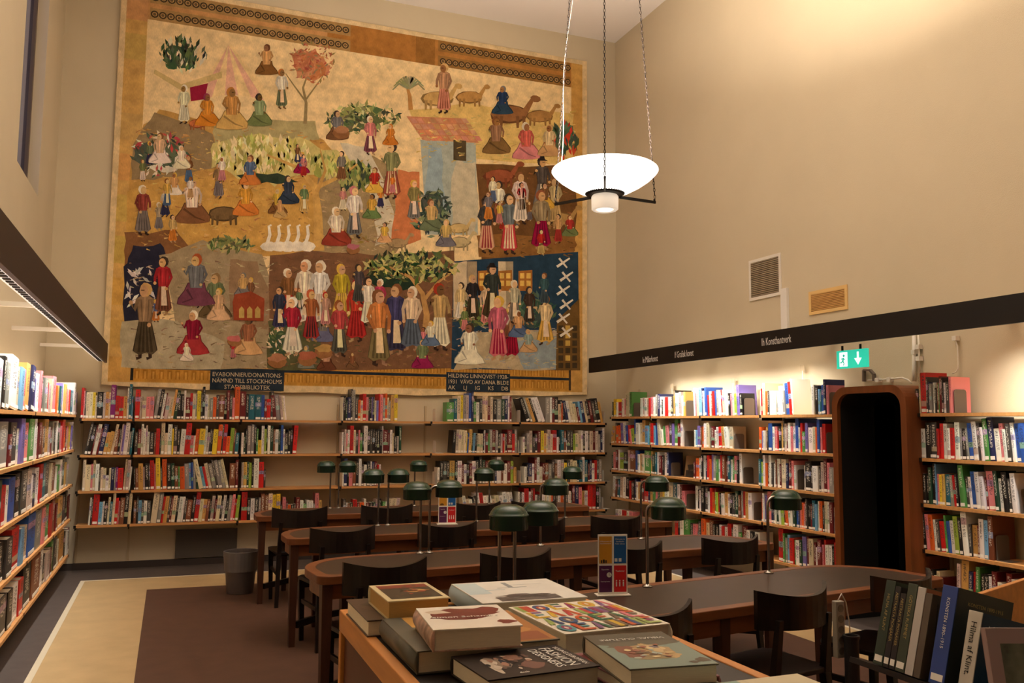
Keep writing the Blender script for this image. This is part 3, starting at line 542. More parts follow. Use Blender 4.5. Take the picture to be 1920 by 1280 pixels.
def person(x, y, h, robe, topc=None, skin=0, hair=(70, 46, 34), pose=0, stripes=None, flip=1, hat=None):
    """a simple woven figure: foot point x,y and height h in photograph pixels, laid out on the cloth"""
    topc = topc or robe; sk = vary(SK[skin], 8); robe, topc = vary(robe, 8), vary(topc, 8); f = flip
    out = dk(robe, .72)
    if pose == 1:      # seated or kneeling
        hw = h*.36; base = [(x-hw, y-h*.02), (x-hw*.95, y-h*.12), (x-hw*.62, y-h*.27), (x-hw*.42, y-h*.42), (x+hw*.42, y-h*.42), (x+hw*(.62+.12*f), y-h*.28), (x+hw*(.95+.1*f), y-h*.13), (x+hw, y-h*.02), (x+hw*.4, y+h*.015), (x-hw*.4, y+h*.012)]
        pz([(px_+(1.2 if px_ > x else -1.2), py_-1) for px_, py_ in base], out); pz(base, robe)
        stroke([(x-hw*.5, y-h*.3), (x+f*hw*.2, y-h*.12), (x+f*hw*.75, y-h*.05)], h*.05, h*.02, dk(robe, .75))
        sh_ = y-h*.76; wy = y-h*.34; sw = h*.145
    else:
        hw = h*rg.uniform(.13, .17); hy = y-h*.06; wy = y-h*.50; sw = h*.105
        for s_ in (-1, 1): stroke([(x+s_*hw*.4, y-h*.2), (x+s_*hw*.45, y-2), (x+s_*hw*.45+f*h*.05, y)], h*.055, h*.04, dk(sk, .8) if rg.random() < .6 else (60, 44, 36))
        sk_ = [(x-sw*.75, wy), (x+sw*.75, wy), (x+hw, hy-h*.05), (x+hw*.6, hy+h*.01), (x+hw*.1, hy-h*.02), (x-hw*.5, hy+h*.012), (x-hw, hy-h*.04)]
        pz([(x+(a-x)*1.09, b-.6) for a, b in sk_], out); pz(sk_, robe)
        sc = stripes or dk(robe, .74)
        for k in (-.62, -.2, .25, .66): stroke([(x+k*sw*.7, wy+1), (x+k*hw*.9, hy-h*.03)], h*.012, h*.035, sc)
        if rg.random() < .3: pz([(x-sw*.3, wy), (x+sw*.4, wy), (x+hw*.5, hy-h*.1), (x-hw*.25, hy-h*.1)], vary((226, 206, 170), 10))
        sh_ = y-h*.82
    tor = [(x-sw, sh_+h*.02), (x-sw*.5, sh_-h*.02), (x+sw*.5, sh_-h*.02), (x+sw, sh_+h*.02), (x+sw*.72, wy+1), (x-sw*.72, wy+1)]
    pz([(x+(a-x)*1.13, b) for a, b in tor], dk(topc, .72)); pz(tor, topc)
    stroke([(x, sh_), (x+f*sw*.2, wy)], h*.03, h*.02, dk(topc, 1.18))
    for k in (-.5, .5): stroke([(x+k*sw, sh_+h*.03), (x+k*sw*.7, wy-1)], h*.02, h*.012, dk(topc, .8))
    a1 = rg.choice(((.9, .28, .2), (1.3, .05, -.2), (.75, .35, .38)))
    for s_, q in ((-1, a1), (1, rg.choice(((.9, .28, .25), (.8, .3, .4))))):
        el = (x+s_*sw*1.35, sh_+h*.17); ha = (x+s_*sw*q[0]*1.1 + f*h*.04, sh_+h*(.17+q[2]*.5))
        stroke([(x+s_*sw*.85, sh_+h*.02), el, ha], h*.06, h*.04, dk(topc, .86)); blob(ha[0], ha[1], h*.03, h*.03, sk, 7, .1)
    hy_ = sh_-h*.085; hr = h*.074 if pose == 0 else h*.092
    pz([(x-hr*.3, sh_), (x+hr*.4, sh_), (x+hr*.4, hy_), (x-hr*.3, hy_)], dk(sk, .85))
    blob(x-f*hr*.15, hy_-hr*.25, hr*1.12, hr*1.28, hair, 10, .06); blob(x+f*hr*.2, hy_+hr*.05, hr*.82, hr*1.08, sk, 10, .04)
    if rg.random() < .85: stroke([(x+f*hr*.1, hy_-hr*.1), (x+f*hr*.75, hy_-hr*.12)], hr*.22, hr*.18, dk(sk, .6))
    if hat: pz([(x-hr*1.5, hy_-hr*.55), (x-hr*.7, hy_-hr*.9), (x-hr*.55, hy_-hr*1.7), (x+hr*.6, hy_-hr*1.7), (x+hr*.75, hy_-hr*.9), (x+hr*1.6, hy_-hr*.5)], hat)
def leaves(x, y, rx, ry, n, cols, ls=5, hang=0):
    LAYER[0] += 1
    if n > 30:
        for q in range(5): blob(x+rx*rg.uniform(-.45, .45), y+ry*rg.uniform(-.35, .35), rx*.5, ry*.55, vary(cols[q % 2], 8), 14, .22)
    base = LAYER[0]+1; n = int(n*1.3)
    for _i in range(n):
        LAYER[0] = base + _i % 14; a = rg.uniform(0, 2*PI); r = math.sqrt(rg.random()); u, v = x+rx*r*math.cos(a), y+ry*r*math.sin(a)
        l = ls*rg.uniform(.75, 1.5); t = PI/2+rg.uniform(-.5, .5) if hang else rg.uniform(0, PI)
        c, s_ = math.cos(t), math.sin(t); pz([(u-c*l, v-s_*l), (u-s_*l*.35, v+c*l*.35), (u+c*l, v+s_*l), (u+s_*l*.35, v-c*l*.35)], vary(rg.choice(cols), 10))
def tree(x, y, hgt, col, w=8):
    stroke([(x, y), (x+2, y-hgt*.4), (x-4, y-hgt*.7), (x+6, y-hgt)], w, w*.35, col)
    for s_ in (-1, 1): stroke([(x, y-hgt*.45), (x+s_*hgt*.22, y-hgt*.75), (x+s_*hgt*.38, y-hgt*.98)], w*.5, w*.2, col)

# --- borders
IX0, IX1, IZ0, IZ1 = TX0+.28, TX1-.235, TZ0+.375, TZ1-.40
def rect(x0, x1, z0, z1, col): pz([(x0, z0), (x1, z0), (x1, z1), (x0, z1)], col, False)
rect(TX0+.06, TX1-.07, TZ0+.03, TZ1-.06, (202, 156, 84))
rect(TX0+.06, IX0, TZ0+.3, TZ1-.06, (206, 164, 96))
for k in range(9): rect(TX0+.06, IX0, TZ0+.4+k*.46, TZ0+.4+k*.46+.3, vary((206, 160, 92), 10))
rect(IX0, IX1, IZ1, TZ1-.06, (176, 122, 62)); rect(IX0, IX0+2.2, IZ1, TZ1-.06, (196, 146, 92)); rect(IX0+2.0, IX0+3.1, IZ1, TZ1-.06, (170, 116, 56)); rect(IX0+3.1, IX0+3.35, IZ1, TZ1-.06, (150, 104, 50))
def ringpat(x, z, r):
    LAYER[0] = 40
    for rr, c in ((r, (70, 58, 40)), (r*.62, (190, 150, 96)), (r*.42, (110, 88, 58))): pz([(x+rr*math.cos(2*PI*k/12), z+rr*math.sin(2*PI*k/12)) for k in range(12)], c, False)
for zz in (IZ1+.07, IZ1+.265):
    LAYER[0] = 32
    rect(IX0+.02, IX0+2.28, zz-.07, zz+.07, (168, 134, 84)); rect(IX1-1.86, IX1-.02, zz-.07, zz+.07, (150, 110, 58))
    for k in range(26): ringpat(IX0+.07+k*.086, zz, .042)
    for k in range(22): ringpat(IX1-.05-k*.083, zz, .042)
rect(IX0, IX1, TZ0+.04, IZ0, (190, 138, 58))
for k in range(62):
    LAYER[0] = 44
    xx = IX0+.04+k*.083
    for z0 in (TZ0+.07, TZ0+.225): rect(xx, xx+.05, z0, z0+.10, (166, 116, 44)); rect(xx+.015, xx+.035, z0, z0+.08, (200, 150, 70))
rect(IX0, IX1, TZ0+.178, TZ0+.212, (40, 48, 56)); rect(IX0, IX0+.03, TZ0+.05, IZ0-.01, (46, 44, 40)); rect(IX1-.03, IX1, TZ0+.05, IZ0-.01, (60, 50, 40))
LAYER[0] = 60
# --- field
rect(IX0, IX1, IZ0, IZ1, (236, 208, 156))
def L(name): return None
rough([(246, 300), (262, 246), (300, 205), (380, 225), (470, 235), (560, 240), (610, 262), (640, 300), (610, 380), (590, 480), (240, 480)], (196, 152, 82))
rough([(246, 340), (250, 270), (290, 210), (400, 250), (420, 310), (330, 330)], (150, 128, 92)); rough([(400, 225), (590, 225), (600, 262), (400, 268)], (176, 164, 116))
rough([(238, 360), (330, 330), (430, 330), (590, 350), (585, 470), (238, 450)], (204, 160, 84))
rough([(236, 438), (330, 432), (360, 470), (300, 490), (232, 500)], (132, 92, 58))
rough([(232, 500), (250, 462), (300, 458), (325, 490), (310, 560), (230, 640)], (44, 44, 60))
rough([(300, 480), (380, 452), (490, 476), (520, 560), (515, 690), (410, 692), (330, 610)], (164, 146, 114)); rough([(430, 484), (480, 490), (510, 560), (512, 620), (430, 600)], (150, 122, 92)); rough([(228, 600), (330, 600), (420, 640), (415, 692), (226, 690)], (180, 168, 138))
rough([(505, 478), (610, 470), (730, 478), (850, 470), (852, 692), (505, 692)], (122, 88, 62)); rough([(505, 600), (560, 590), (600, 640), (600, 692), (500, 692)], (92, 92, 60))
rough([(600, 300), (700, 290), (760, 330), (770, 450), (730, 480), (590, 470)], (160, 138, 100))
rough([(640, 270), (690, 275), (740, 395), (740, 450), (705, 460), (705, 380), (660, 310)], (206, 196, 170)); rough([(745, 320), (785, 320), (790, 450), (735, 465)], (202, 124, 78))
rough([(765, 205), (880, 195), (1075, 215), (1078, 310), (900, 300), (790, 260)], (222, 190, 116))
pz([(788, 262), (892, 268), (896, 440), (800, 440)], (168, 176, 164)); rough([(800, 270), (830, 275), (835, 400), (800, 420)], (150, 170, 176), 5); rough([(850, 300), (892, 300), (892, 440), (845, 440)], (196, 186, 158), 6)
pz([(762, 218), (868, 222), (898, 268), (792, 262)], (198, 134, 98))
for k in range(9):
    for r_ in range(4): x = 768+k*12+r_*8; y = 222+r_*11; pz([(x, y), (x+10, y), (x+16, y+9), (x+6, y+9)], vary((206, 146, 108), 14))
pz([(850, 262), (874, 264), (874, 302), (850, 300)], (84, 72, 50))
rough([(894, 308), (1080, 312), (1080, 470), (1040, 490), (900, 488)], (112, 78, 44)); rough([(896, 440), (1080, 440), (1078, 480), (980, 492), (896, 480)], (142, 100, 52))
pz([(850, 490), (1084, 472), (1086, 694), (846, 692)], (40, 64, 84)); rough([(850, 492), (876, 490), (876, 592), (850, 600)], (206, 186, 152), 1); pz([(876, 490), (894, 490), (894, 580), (876, 580)], (164, 146, 118)); pz([(934, 490), (948, 490), (950, 610), (936, 610)], (210, 192, 158)); pz([(948, 490), (962, 490), (962, 600), (950, 600)], (166, 150, 122))
rough([(890, 620), (1046, 620), (1044, 692), (850, 692)], (186, 168, 134)); rough([(960, 640), (1046, 630), (1044, 692), (980, 692)], (146, 158, 160)); 
pz([(1044, 600), (1086, 560), (1088, 694), (1042, 694)], (112, 84, 44))
for k in range(6):
    for j in range(3): pz([(1047+j*13, 610+k*14), (1056+j*13, 610+k*14), (1056+j*13, 620+k*14), (1047+j*13, 620+k*14)], (70, 58, 40) if rg.random() < .7 else (206, 170, 84))
for k in range(3):
    x = 896+k*38; pz([(x, 508), (x+26, 506), (x+26, 545), (x, 545)], (164, 108, 50)); 
    for j in range(4): pz([(x+3+(j % 2)*12, 512+(j//2)*14), (x+11+(j % 2)*12, 512+(j//2)*14), (x+11+(j % 2)*12, 522+(j//2)*14), (x+3+(j % 2)*12, 522+(j//2)*14)], (226, 186, 96))
# --- woven hatching that breaks up the plain grounds
hatch = [((250, 240, 600, 470), 420, [(206, 164, 92), (186, 142, 78), (216, 178, 108), (170, 128, 76)]), ((240, 480, 510, 690), 260, [(176, 158, 124), (150, 132, 104), (190, 172, 140), (130, 108, 84)]), ((510, 480, 850, 690), 420, [(136, 98, 68), (112, 80, 56), (150, 112, 78), (98, 84, 58)]),
         ((600, 300, 740, 470), 160, [(176, 150, 110), (150, 128, 92), (196, 170, 126)]), ((780, 210, 1075, 305), 160, [(226, 196, 124), (206, 172, 98), (196, 176, 110)]), ((900, 320, 1076, 480), 200, [(126, 88, 50), (104, 72, 40), (150, 106, 58)]), ((855, 610, 1040, 690), 120, [(196, 178, 142), (176, 160, 130), (156, 158, 150)])]
hb = LAYER[0]
for (x0, y0, x1, y1), n, cols in hatch:
    for _i in range(n):
        LAYER[0] = hb + _i % 10; x, y = rg.uniform(x0, x1), rg.uniform(y0, y1); l = rg.uniform(4, 13); a = rg.uniform(-.35, .35)
        stroke([(x, y), (x+l*.5, y+a*l+rg.uniform(-1, 1)), (x+l, y+a*l*1.4)], rg.uniform(1.5, 3.5), .8, vary(rg.choice(cols), 8))
LAYER[0] = hb + 12
# --- striped awning, trees and shrubs
for k in range(7): t0, t1 = k/7, (k+1)/7; pz([(428, 84), (428+6, 84), (348+t1*172, 196-18*math.sin(PI*t1)), (348+t0*172, 196-18*math.sin(PI*t0))], (226, 176, 150) if k % 2 else (236, 206, 150))
pz([(290, 130), (340, 158), (416, 134), (416, 146), (340, 170), (288, 138)], (206, 180, 122)); pz([(356, 164), (390, 156), (384, 186), (358, 190)], (150, 34, 60))
leaves(342, 102, 44, 32, 85, [(70, 88, 62), (96, 112, 76), (48, 62, 50), (226, 212, 176)], 7, 1)
tree(572, 232, 96, (150, 132, 92), 7); leaves(586, 118, 44, 42, 110, [(192, 120, 84), (206, 140, 100), (150, 130, 90), (170, 96, 70)], 4)
leaves(680, 222, 72, 28, 120, [(96, 108, 70), (150, 154, 96), (206, 196, 140), (70, 82, 60)], 6); leaves(300, 290, 52, 40, 70, [(90, 100, 76), (226, 216, 190), (70, 80, 62), (190, 80, 80)], 6)
rough([(400, 268), (470, 250), (560, 262), (650, 290), (660, 322), (560, 332), (520, 345), (450, 330), (392, 310)], (204, 190, 120), 6)
leaves(490, 290, 92, 32, 220, [(226, 214, 150), (206, 196, 120), (236, 224, 170), (170, 168, 92)], 9, 1); leaves(620, 310, 42, 24, 60, [(206, 196, 120), (150, 156, 84)], 8, 1); rough([(440, 330), (520, 325), (560, 340), (480, 344)], (52, 66, 52))
leaves(668, 330, 34, 26, 60, [(120, 130, 76), (170, 170, 100), (60, 76, 56)], 8, 1)
stroke([(598, 470), (596, 400), (590, 350), (560, 315), (500, 290)], 20, 3, (206, 164, 92)); stroke([(592, 352), (640, 330), (680, 300)], 9, 2, (206, 164, 92)); stroke([(594, 360), (610, 320), (600, 280)], 8, 2, (196, 154, 86))
stroke([(770, 206), (768, 180), (764, 166)], 9, 5, (190, 140, 80))
for k in range(11): a = PI*(.02+k*.096); stroke([(766, 166), (766+18*math.cos(a), 158-16*math.sin(a)), (766+30*math.cos(a), 170-22*math.sin(a))], 5, 2, vary((150, 150, 112), 12))
leaves(770, 500, 86, 30, 190, [(86, 98, 58), (150, 154, 92), (44, 62, 46), (196, 186, 116)], 8); rough([(690, 512), (740, 520), (790, 530), (760, 545), (700, 535)], (40, 56, 42))
stroke([(796, 652), (800, 590), (792, 550), (770, 520), (730, 500)], 14, 3, (190, 146, 88)); stroke([(797, 560), (820, 530), (845, 512)], 7, 2, (190, 146, 88))
leaves(432, 458, 44, 14, 60, [(120, 128, 84), (90, 100, 66), (176, 170, 110)], 6); leaves(534, 640, 34, 34, 60, [(70, 86, 58), (226, 210, 180), (100, 110, 70)], 5); leaves(660, 446, 30, 18, 20, [(150, 120, 70)], 5); leaves(1058, 262, 24, 34, 50, [(90, 110, 84), (60, 84, 66), (206, 70, 44)], 9, 1)
leaves(812, 400, 40, 44, 90, [(76, 92, 76), (50, 66, 60), (130, 140, 108)], 7); leaves(890, 590, 34, 26, 40, [(110, 120, 70), (66, 84, 58)], 8); leaves(1000, 585, 40, 34, 60, [(60, 84, 74), (90, 110, 90)], 6); leaves(262, 550, 26, 60, 26, [(226, 220, 210), (200, 196, 190)], 8)
for k in range(6): x, y = 1056+6*(k % 2), 492+k*26; stroke([(x-12, y+8), (x+12, y-8)], 5, 3, (232, 224, 206)); stroke([(x-8, y-8), (x+7, y+10)], 4, 3, (226, 216, 198))
for k in range(5): x = 492+k*18; blob(x+12, 462, 16, 10, (236, 226, 204), 10, .1); stroke([(x+8, 460), (x+14, 440), (x+12, 424), (x+17, 422)], 7, 4, (240, 232, 212))
# --- animals in plain silhouettes
def beast(x, y, w, col):
    blob(x, y-w*.35, w*.5, w*.24, dk(col, .7), 12, .08); blob(x, y-w*.36, w*.46, w*.2, col, 12, .08)
    for k in (-.35, -.2, .2, .36): stroke([(x+k*w, y-w*.3), (x+k*w*1.05, y)], w*.09, w*.06, dk(col, .85))
    stroke([(x+w*.4, y-w*.42), (x+w*.58, y-w*.72)], w*.16, w*.1, col); blob(x+w*.66, y-w*.74, w*.13, w*.09, col, 8, .1, .3)
for a in ((820, 206, 60, (206, 168, 104)), (880, 200, 50, (190, 144, 82)), (955, 240, 74, (150, 104, 64)), (1012, 236, 50, (176, 132, 76)), (860, 442, 40, (206, 178, 120)), (860, 470, 44, (196, 176, 130)), (936, 352, 60, (150, 84, 54)), (1050, 430, 54, (176, 140, 84)), (420, 422, 60, (120, 96, 62)), (370, 244, 34, (190, 110, 66)), (745, 470, 40, (170, 144, 104))): beast(*a)
# --- people (feet x, feet y, height, skirt, top, skin, hair, pose)
OR, RD, MG, GN, BL, NV, GY, WH, BR, YE, PK, TN, DK_ = (206, 128, 52), (176, 52, 44), (150, 30, 74), (108, 122, 84), (92, 108, 140), (58, 60, 84), (120, 116, 112), (230, 218, 192), (128, 84, 52), (212, 172, 74), (206, 130, 128), (206, 166, 108), (66, 54, 46)
PPL = [(345, 232, 72, WH, None, 2, (236, 226, 204), 0), (388, 236, 62, OR, (214, 140, 60), 2, (150, 60, 90), 1), (434, 242, 80, TN, (200, 146, 84), 2, (190, 130, 60), 1), (486, 236, 62, GN, (150, 160, 122), 3, DK_, 1), (528, 204, 74, GN, WH, 2, (190, 120, 60), 0), (500, 140, 58, BR, TN, 2, (110, 70, 46), 1),
 (300, 306, 58, WH, SK[0], 0, BR, 1), (340, 316, 44, WH, None, 0, WH, 1), (410, 372, 66, GY, (150, 110, 80), 1, DK_, 0), (268, 440, 92, GY, (150, 70, 60), 1, WH, 0), (298, 432, 52, GY, (170, 150, 120), 1, WH, 0), (360, 418, 88, BR, WH, 1, (206, 170, 90), 1, None, 1, (206, 170, 90)), (460, 404, 66, OR, (220, 150, 60), 0, DK_, 1), (540, 382, 54, NV, None, 0, DK_, 1), (525, 408, 34, TN, None, 1, TN, 1),
 (630, 460, 74, (150, 70, 50), WH, 0, WH, 1), (664, 446, 96, GY, WH, 0, PK, 0, (80, 76, 74)), (632, 262, 56, BR, GY, 1, DK_, 1), (694, 290, 72, (120, 70, 90), PK, 0, WH, 0), (734, 372, 104, (150, 70, 60), (130, 136, 90), 0, DK_, 0, (222, 196, 150)), (776, 414, 76, GY, (150, 130, 80), 0, YE, 0), (732, 272, 40, OR, None, 0, OR, 1),
 (832, 212, 92, (206, 150, 110), (190, 140, 100), 2, TN, 0, (150, 90, 70)), (942, 214, 54, (52, 70, 96), None, 2, GY, 1), (930, 288, 70, (120, 96, 60), (150, 120, 80), 2, BR, 1), (986, 298, 70, PK, (206, 100, 90), 2, WH, 1), (1030, 292, 60, TN, (226, 200, 150), 2, TN, 1),
 (912, 474, 104, (206, 170, 130), (70, 66, 66), 0, DK_, 0, (150, 60, 60), 1, (40, 34, 32)), (954, 476, 112, (190, 60, 60), (100, 120, 120), 0, DK_, 0, (230, 206, 170)), (975, 420, 96, WH, (220, 206, 180), 1, BR, 0), (1014, 468, 110, (140, 24, 60), (150, 130, 100), 1, (150, 90, 60), 0), (1016, 392, 96, GY, (90, 80, 78), 1, DK_, 0, None, 1, (40, 34, 32)), (935, 420, 80, (150, 90, 60), WH, 1, DK_, 0), (808, 432, 60, GN, TN, 1, BR, 1), (836, 462, 52, GY, TN, 0, TN, 1), (1040, 420, 86, TN, (200, 170, 120), 1, BR, 0),
 (306, 590, 108, BR, RD, 1, DK_, 0), (368, 572, 98, (110, 70, 90), GY, 1, (176, 90, 50), 1), (404, 596, 86, (100, 86, 60), GN, 1, (150, 120, 80), 1), (272, 672, 140, (84, 80, 60), (150, 126, 84), 1, TN, 0), (362, 664, 84, (170, 60, 60), (130, 30, 44), 1, WH, 1), (410, 600, 62, SK[0], SK[1], 0, YE, 1), (456, 556, 46, GY, TN, 1, GY, 1), (466, 664, 74, TN, SK[2], 3, DK_, 1), (350, 676, 34, WH, None, 0, WH, 1),
 (540, 600, 96, RD, BR, 1, WH, 0), (572, 610, 122, WH, None, 1, WH, 0), (600, 610, 120, WH, (236, 228, 210), 1, WH, 0), (524, 618, 80, NV, None, 1, DK_, 0), (548, 666, 108, WH, (170, 50, 50), 0, (240, 234, 220), 0), (583, 640, 96, (150, 44, 44), (160, 90, 60), 1, (190, 96, 60), 0, (60, 40, 40)), (610, 612, 64, PK, (190, 150, 120), 1, RD, 0), (606, 640, 60, (100, 110, 130), GY, 0, BR, 1), (640, 600, 104, YE, (190, 160, 60), 1, YE, 0), (636, 668, 104, (90, 90, 80), (176, 80, 70), 1, (150, 90, 50), 0), (668, 640, 116, (170, 44, 40), (180, 70, 44), 0, (160, 20, 40), 0), (672, 570, 74, (84, 78, 74), None, 1, DK_, 0), (690, 610, 90, WH, None, 0, DK_, 0), (710, 684, 140, (130, 116, 80), (206, 136, 76), 1, BR, 0), (712, 600, 76, (190, 60, 90), None, 1, WH, 0), (742, 664, 130, NV, (70, 70, 96), 1, BR, 0), (772, 656, 118, (100, 104, 120), (220, 200, 160), 1, WH, 0), (824, 656, 124, WH, (190, 160, 110), 3, (170, 60, 40), 0), (792, 690, 56, (140, 40, 84), (120, 130, 80), 1, GN, 1), (660, 690, 30, BR, None, 1, BR, 1), (612, 694, 50, (110, 70, 50), (206, 150, 120), 1, BR, 1), (574, 690, 44, (120, 130, 120), None, 1, GY, 1),
 (864, 600, 70, WH, SK[0], 0, DK_, 0), (886, 600, 84, DK_, (44, 40, 40), 1, TN, 0), (912, 610, 80, PK, (220, 190, 150), 0, YE, 0), (922, 600, 104, DK_, (60, 54, 52), 1, DK_, 0, None, 1, (36, 32, 32)), (880, 682, 78, WH, None, 2, DK_, 1), (934, 674, 118, (206, 110, 120), (200, 100, 110), 0, YE, 0, (150, 30, 60)), (958, 672, 104, (150, 34, 60), (140, 110, 70), 0, BR, 0), (964, 606, 80, GY, (190, 170, 150), 0, WH, 0), (992, 608, 70, DK_, None, 1, DK_, 0), (1022, 646, 92, YE, (220, 196, 150), 0, BR, 0), (1020, 572, 60, (70, 90, 100), None, 1, BR, 0), (990, 660, 44, TN, (150, 160, 150), 1, TN, 1)]
for _ in range(46):   # small distant figures between the main ones
    bx = rg.choice(((256, 300, 580, 470), (250, 560, 500, 690), (515, 560, 840, 690), (610, 330, 740, 465), (900, 380, 1070, 480), (860, 560, 1035, 640)))
    PPL.insert(0, (rg.uniform(bx[0], bx[2]), rg.uniform(bx[1], bx[3]), rg.uniform(34, 58), rg.choice((OR, RD, MG, GN, BL, NV, GY, WH, BR, YE, PK, TN)), rg.choice((OR, RD, GN, BL, GY, WH, BR, YE, PK, TN)), rg.choice((0, 1, 1, 2)), rg.choice((DK_, BR, WH, YE)), rg.choice((0, 0, 1))))
BASE = LAYER[0]
for i, q in enumerate(PPL):
    LAYER[0] = BASE + (i % 7)*42
    person(*q, flip=rg.choice((-1, 1))) if len(q) < 10 else person(*q)
LAYER[0] = BASE + 300
pz([(436, 566), (440, 552), (470, 546), (496, 560), (494, 602), (438, 600)], (150, 70, 44))
for k in range(3): pz([(448+k*15, 596), (448+k*15, 580), (453+k*15, 574), (458+k*15, 580), (458+k*15, 596)], (190, 160, 90))
for x, y, r in ((520, 678, 18), (606, 660, 18), (576, 674, 18), (662, 468, 13), (640, 250, 16), (440, 640, 14)): blob(x, y, r, r*.7, (150, 104, 64), 10, .08); blob(x, y-r*.4, r*.9, r*.45, vary((196, 120, 90), 30), 12, .25)
# --- inscription panels
pnls = []
for x0, x1, y0, y1 in ((393, 533, 697, 732), (836, 956, 700, 733)):
    a, b2 = tp(x0, y1), tp(x1, y0); a2, b3 = tp(x0, y0), tp(x1, y1); pn = (a[0], b2[0], min(a[1], b3[1]), max(a2[1], b2[1])-.005); rect(*pn, (40, 50, 60)); pnls.append(pn)
me = bpy.data.meshes.new('woven_picture'); me.from_pydata(PV, [], PF); me.materials.append(weave('woven_wool_picture'))
ca = me.attributes.new('Col', 'FLOAT_COLOR', 'CORNER'); buf = []
for p, (c, n) in zip(me.polygons, PC): buf += list(c)*n
ca.data.foreach_set('color', buf); me.update()
link('woven_picture', me, tap)
ins = mat('woven_lettering', S(196, 178, 146), .9); zt = -.0012 - (LAYER[0]+60)*9e-6
for pn, lines in zip(pnls, (('EVABONNIER/DONATIONS-', 'NÄMND TILL STOCKHOLMS', 'STADSBIBLIOTEK'), ('HILDING LINNQVIST·1928-', '1931  VÄVD AV DANA BILDE', 'AK     LJ     IG     KS     DB'))):
    w_, h_ = pn[1]-pn[0], pn[3]-pn[2]
    for k, ln in enumerate(lines):
        o = text(ln, h_*.30, ins, tap, 'inscription', Matrix.Identity(4), .0003)
        tw = max(v.co.x for v in o.data.vertices)-min(v.co.x for v in o.data.vertices); s_ = min(1.15, w_*(.94 if 'BIBL' not in ln else .62)/tw)
        o.matrix_local = basis((1, 0, 0), (0, 0, 1), ((pn[0]+pn[1])/2-TO.x, zt, pn[3]-h_*(.19+.31*k)-TO.z)) @ Matrix.Diagonal((s_, 1, 1, 1))

# ------------------------------------------------------------------ reading tables
def dshape(L_, W_, rn, rf, inset=0, n=10):
    a = inset; pts = []
    def arc(cx, cy_, r, a0, a1):
        for k in range(n+1): t = a0+(a1-a0)*k/n; pts.append((cx+r*math.cos(t), cy_+r*math.sin(t)))
    rn2, rf2 = max(.02, rn-a*.3), max(.02, rf-a)
    arc(a+rn2, a+rn2, rn2, PI, 1.5*PI); arc(L_-a-rn2, a+rn2, rn2, 1.5*PI, 2*PI); arc(L_-a-rf2, W_-a-rf2, rf2, 0, PI/2); arc(a+rf2, W_-a-rf2, rf2, PI/2, PI)
    return pts
TL, TW, TH = 3.22, .66, .74
def make_table():
    t = thing('reading_table', '', 'table')
    MB().ringprism(dshape(TL, TW, .07, .40), dshape(TL, TW, .07, .40, .06), TH-.045, TH).build('tabletop_rim', table_wood, t, bevel=.004)
    MB().prism(dshape(TL, TW, .07, .40, .0605), TH-.04, TH-.002).build('linoleum_top', lino_top, t)
    MB().ringprism(dshape(TL, TW, .06, .37, .035), dshape(TL, TW, .06, .37, .06), TH-.125, TH-.0455).build('apron', table_wood, t)
    for x, y in ((.05, .05), (TL-.05, .05), (.32, TW-.07), (TL-.32, TW-.07), (TL*.5, .06)):
        MB().taper((x, y, 0), (x, y, TH-.046), .042, .058).build('leg', leg_wood, t)
    pts = [(.08, .07, .14), (.35, .32, .14), (.8, .48, .14), (TL/2, .53, .14), (TL-.8, .48, .14), (TL-.35, .32, .14), (TL-.08, .07, .14)]
    mb = MB()
    for a, b in zip(pts, pts[1:]): mb.bar(a, b, .03, .045)
    mb.build('stretcher', dark_wood, t)
    return t
TABS = [(.73, 7.88, .8, 'long reading table farthest away, nearest the tapestry wall'), (.80, 6.31, 3.0, 'long reading table second from the back wall'), (.765, 4.72, 6.3, 'long reading table third from the back, its left end showing'), (.77, 3.085, 9.6, 'nearest long reading table, behind the stacked display books')]
tproto = make_table(); TOBJ = []
for i, (x, y, a, lab) in enumerate(TABS):
    o = tproto if i == 0 else copy_tree(tproto)
    o.location = (x, y, .005); o.rotation_euler = (0, 0, math.radians(a)); tag(o, lab, 'table', 'reading tables in parallel rows'); TOBJ.append(o)
def tabpt(i, lx, ly, z=0):
    x, y, a, _ = TABS[i]; a = math.radians(a); return Vector((x+lx*math.cos(a)-ly*math.sin(a), y+lx*math.sin(a)+ly*math.cos(a), z))

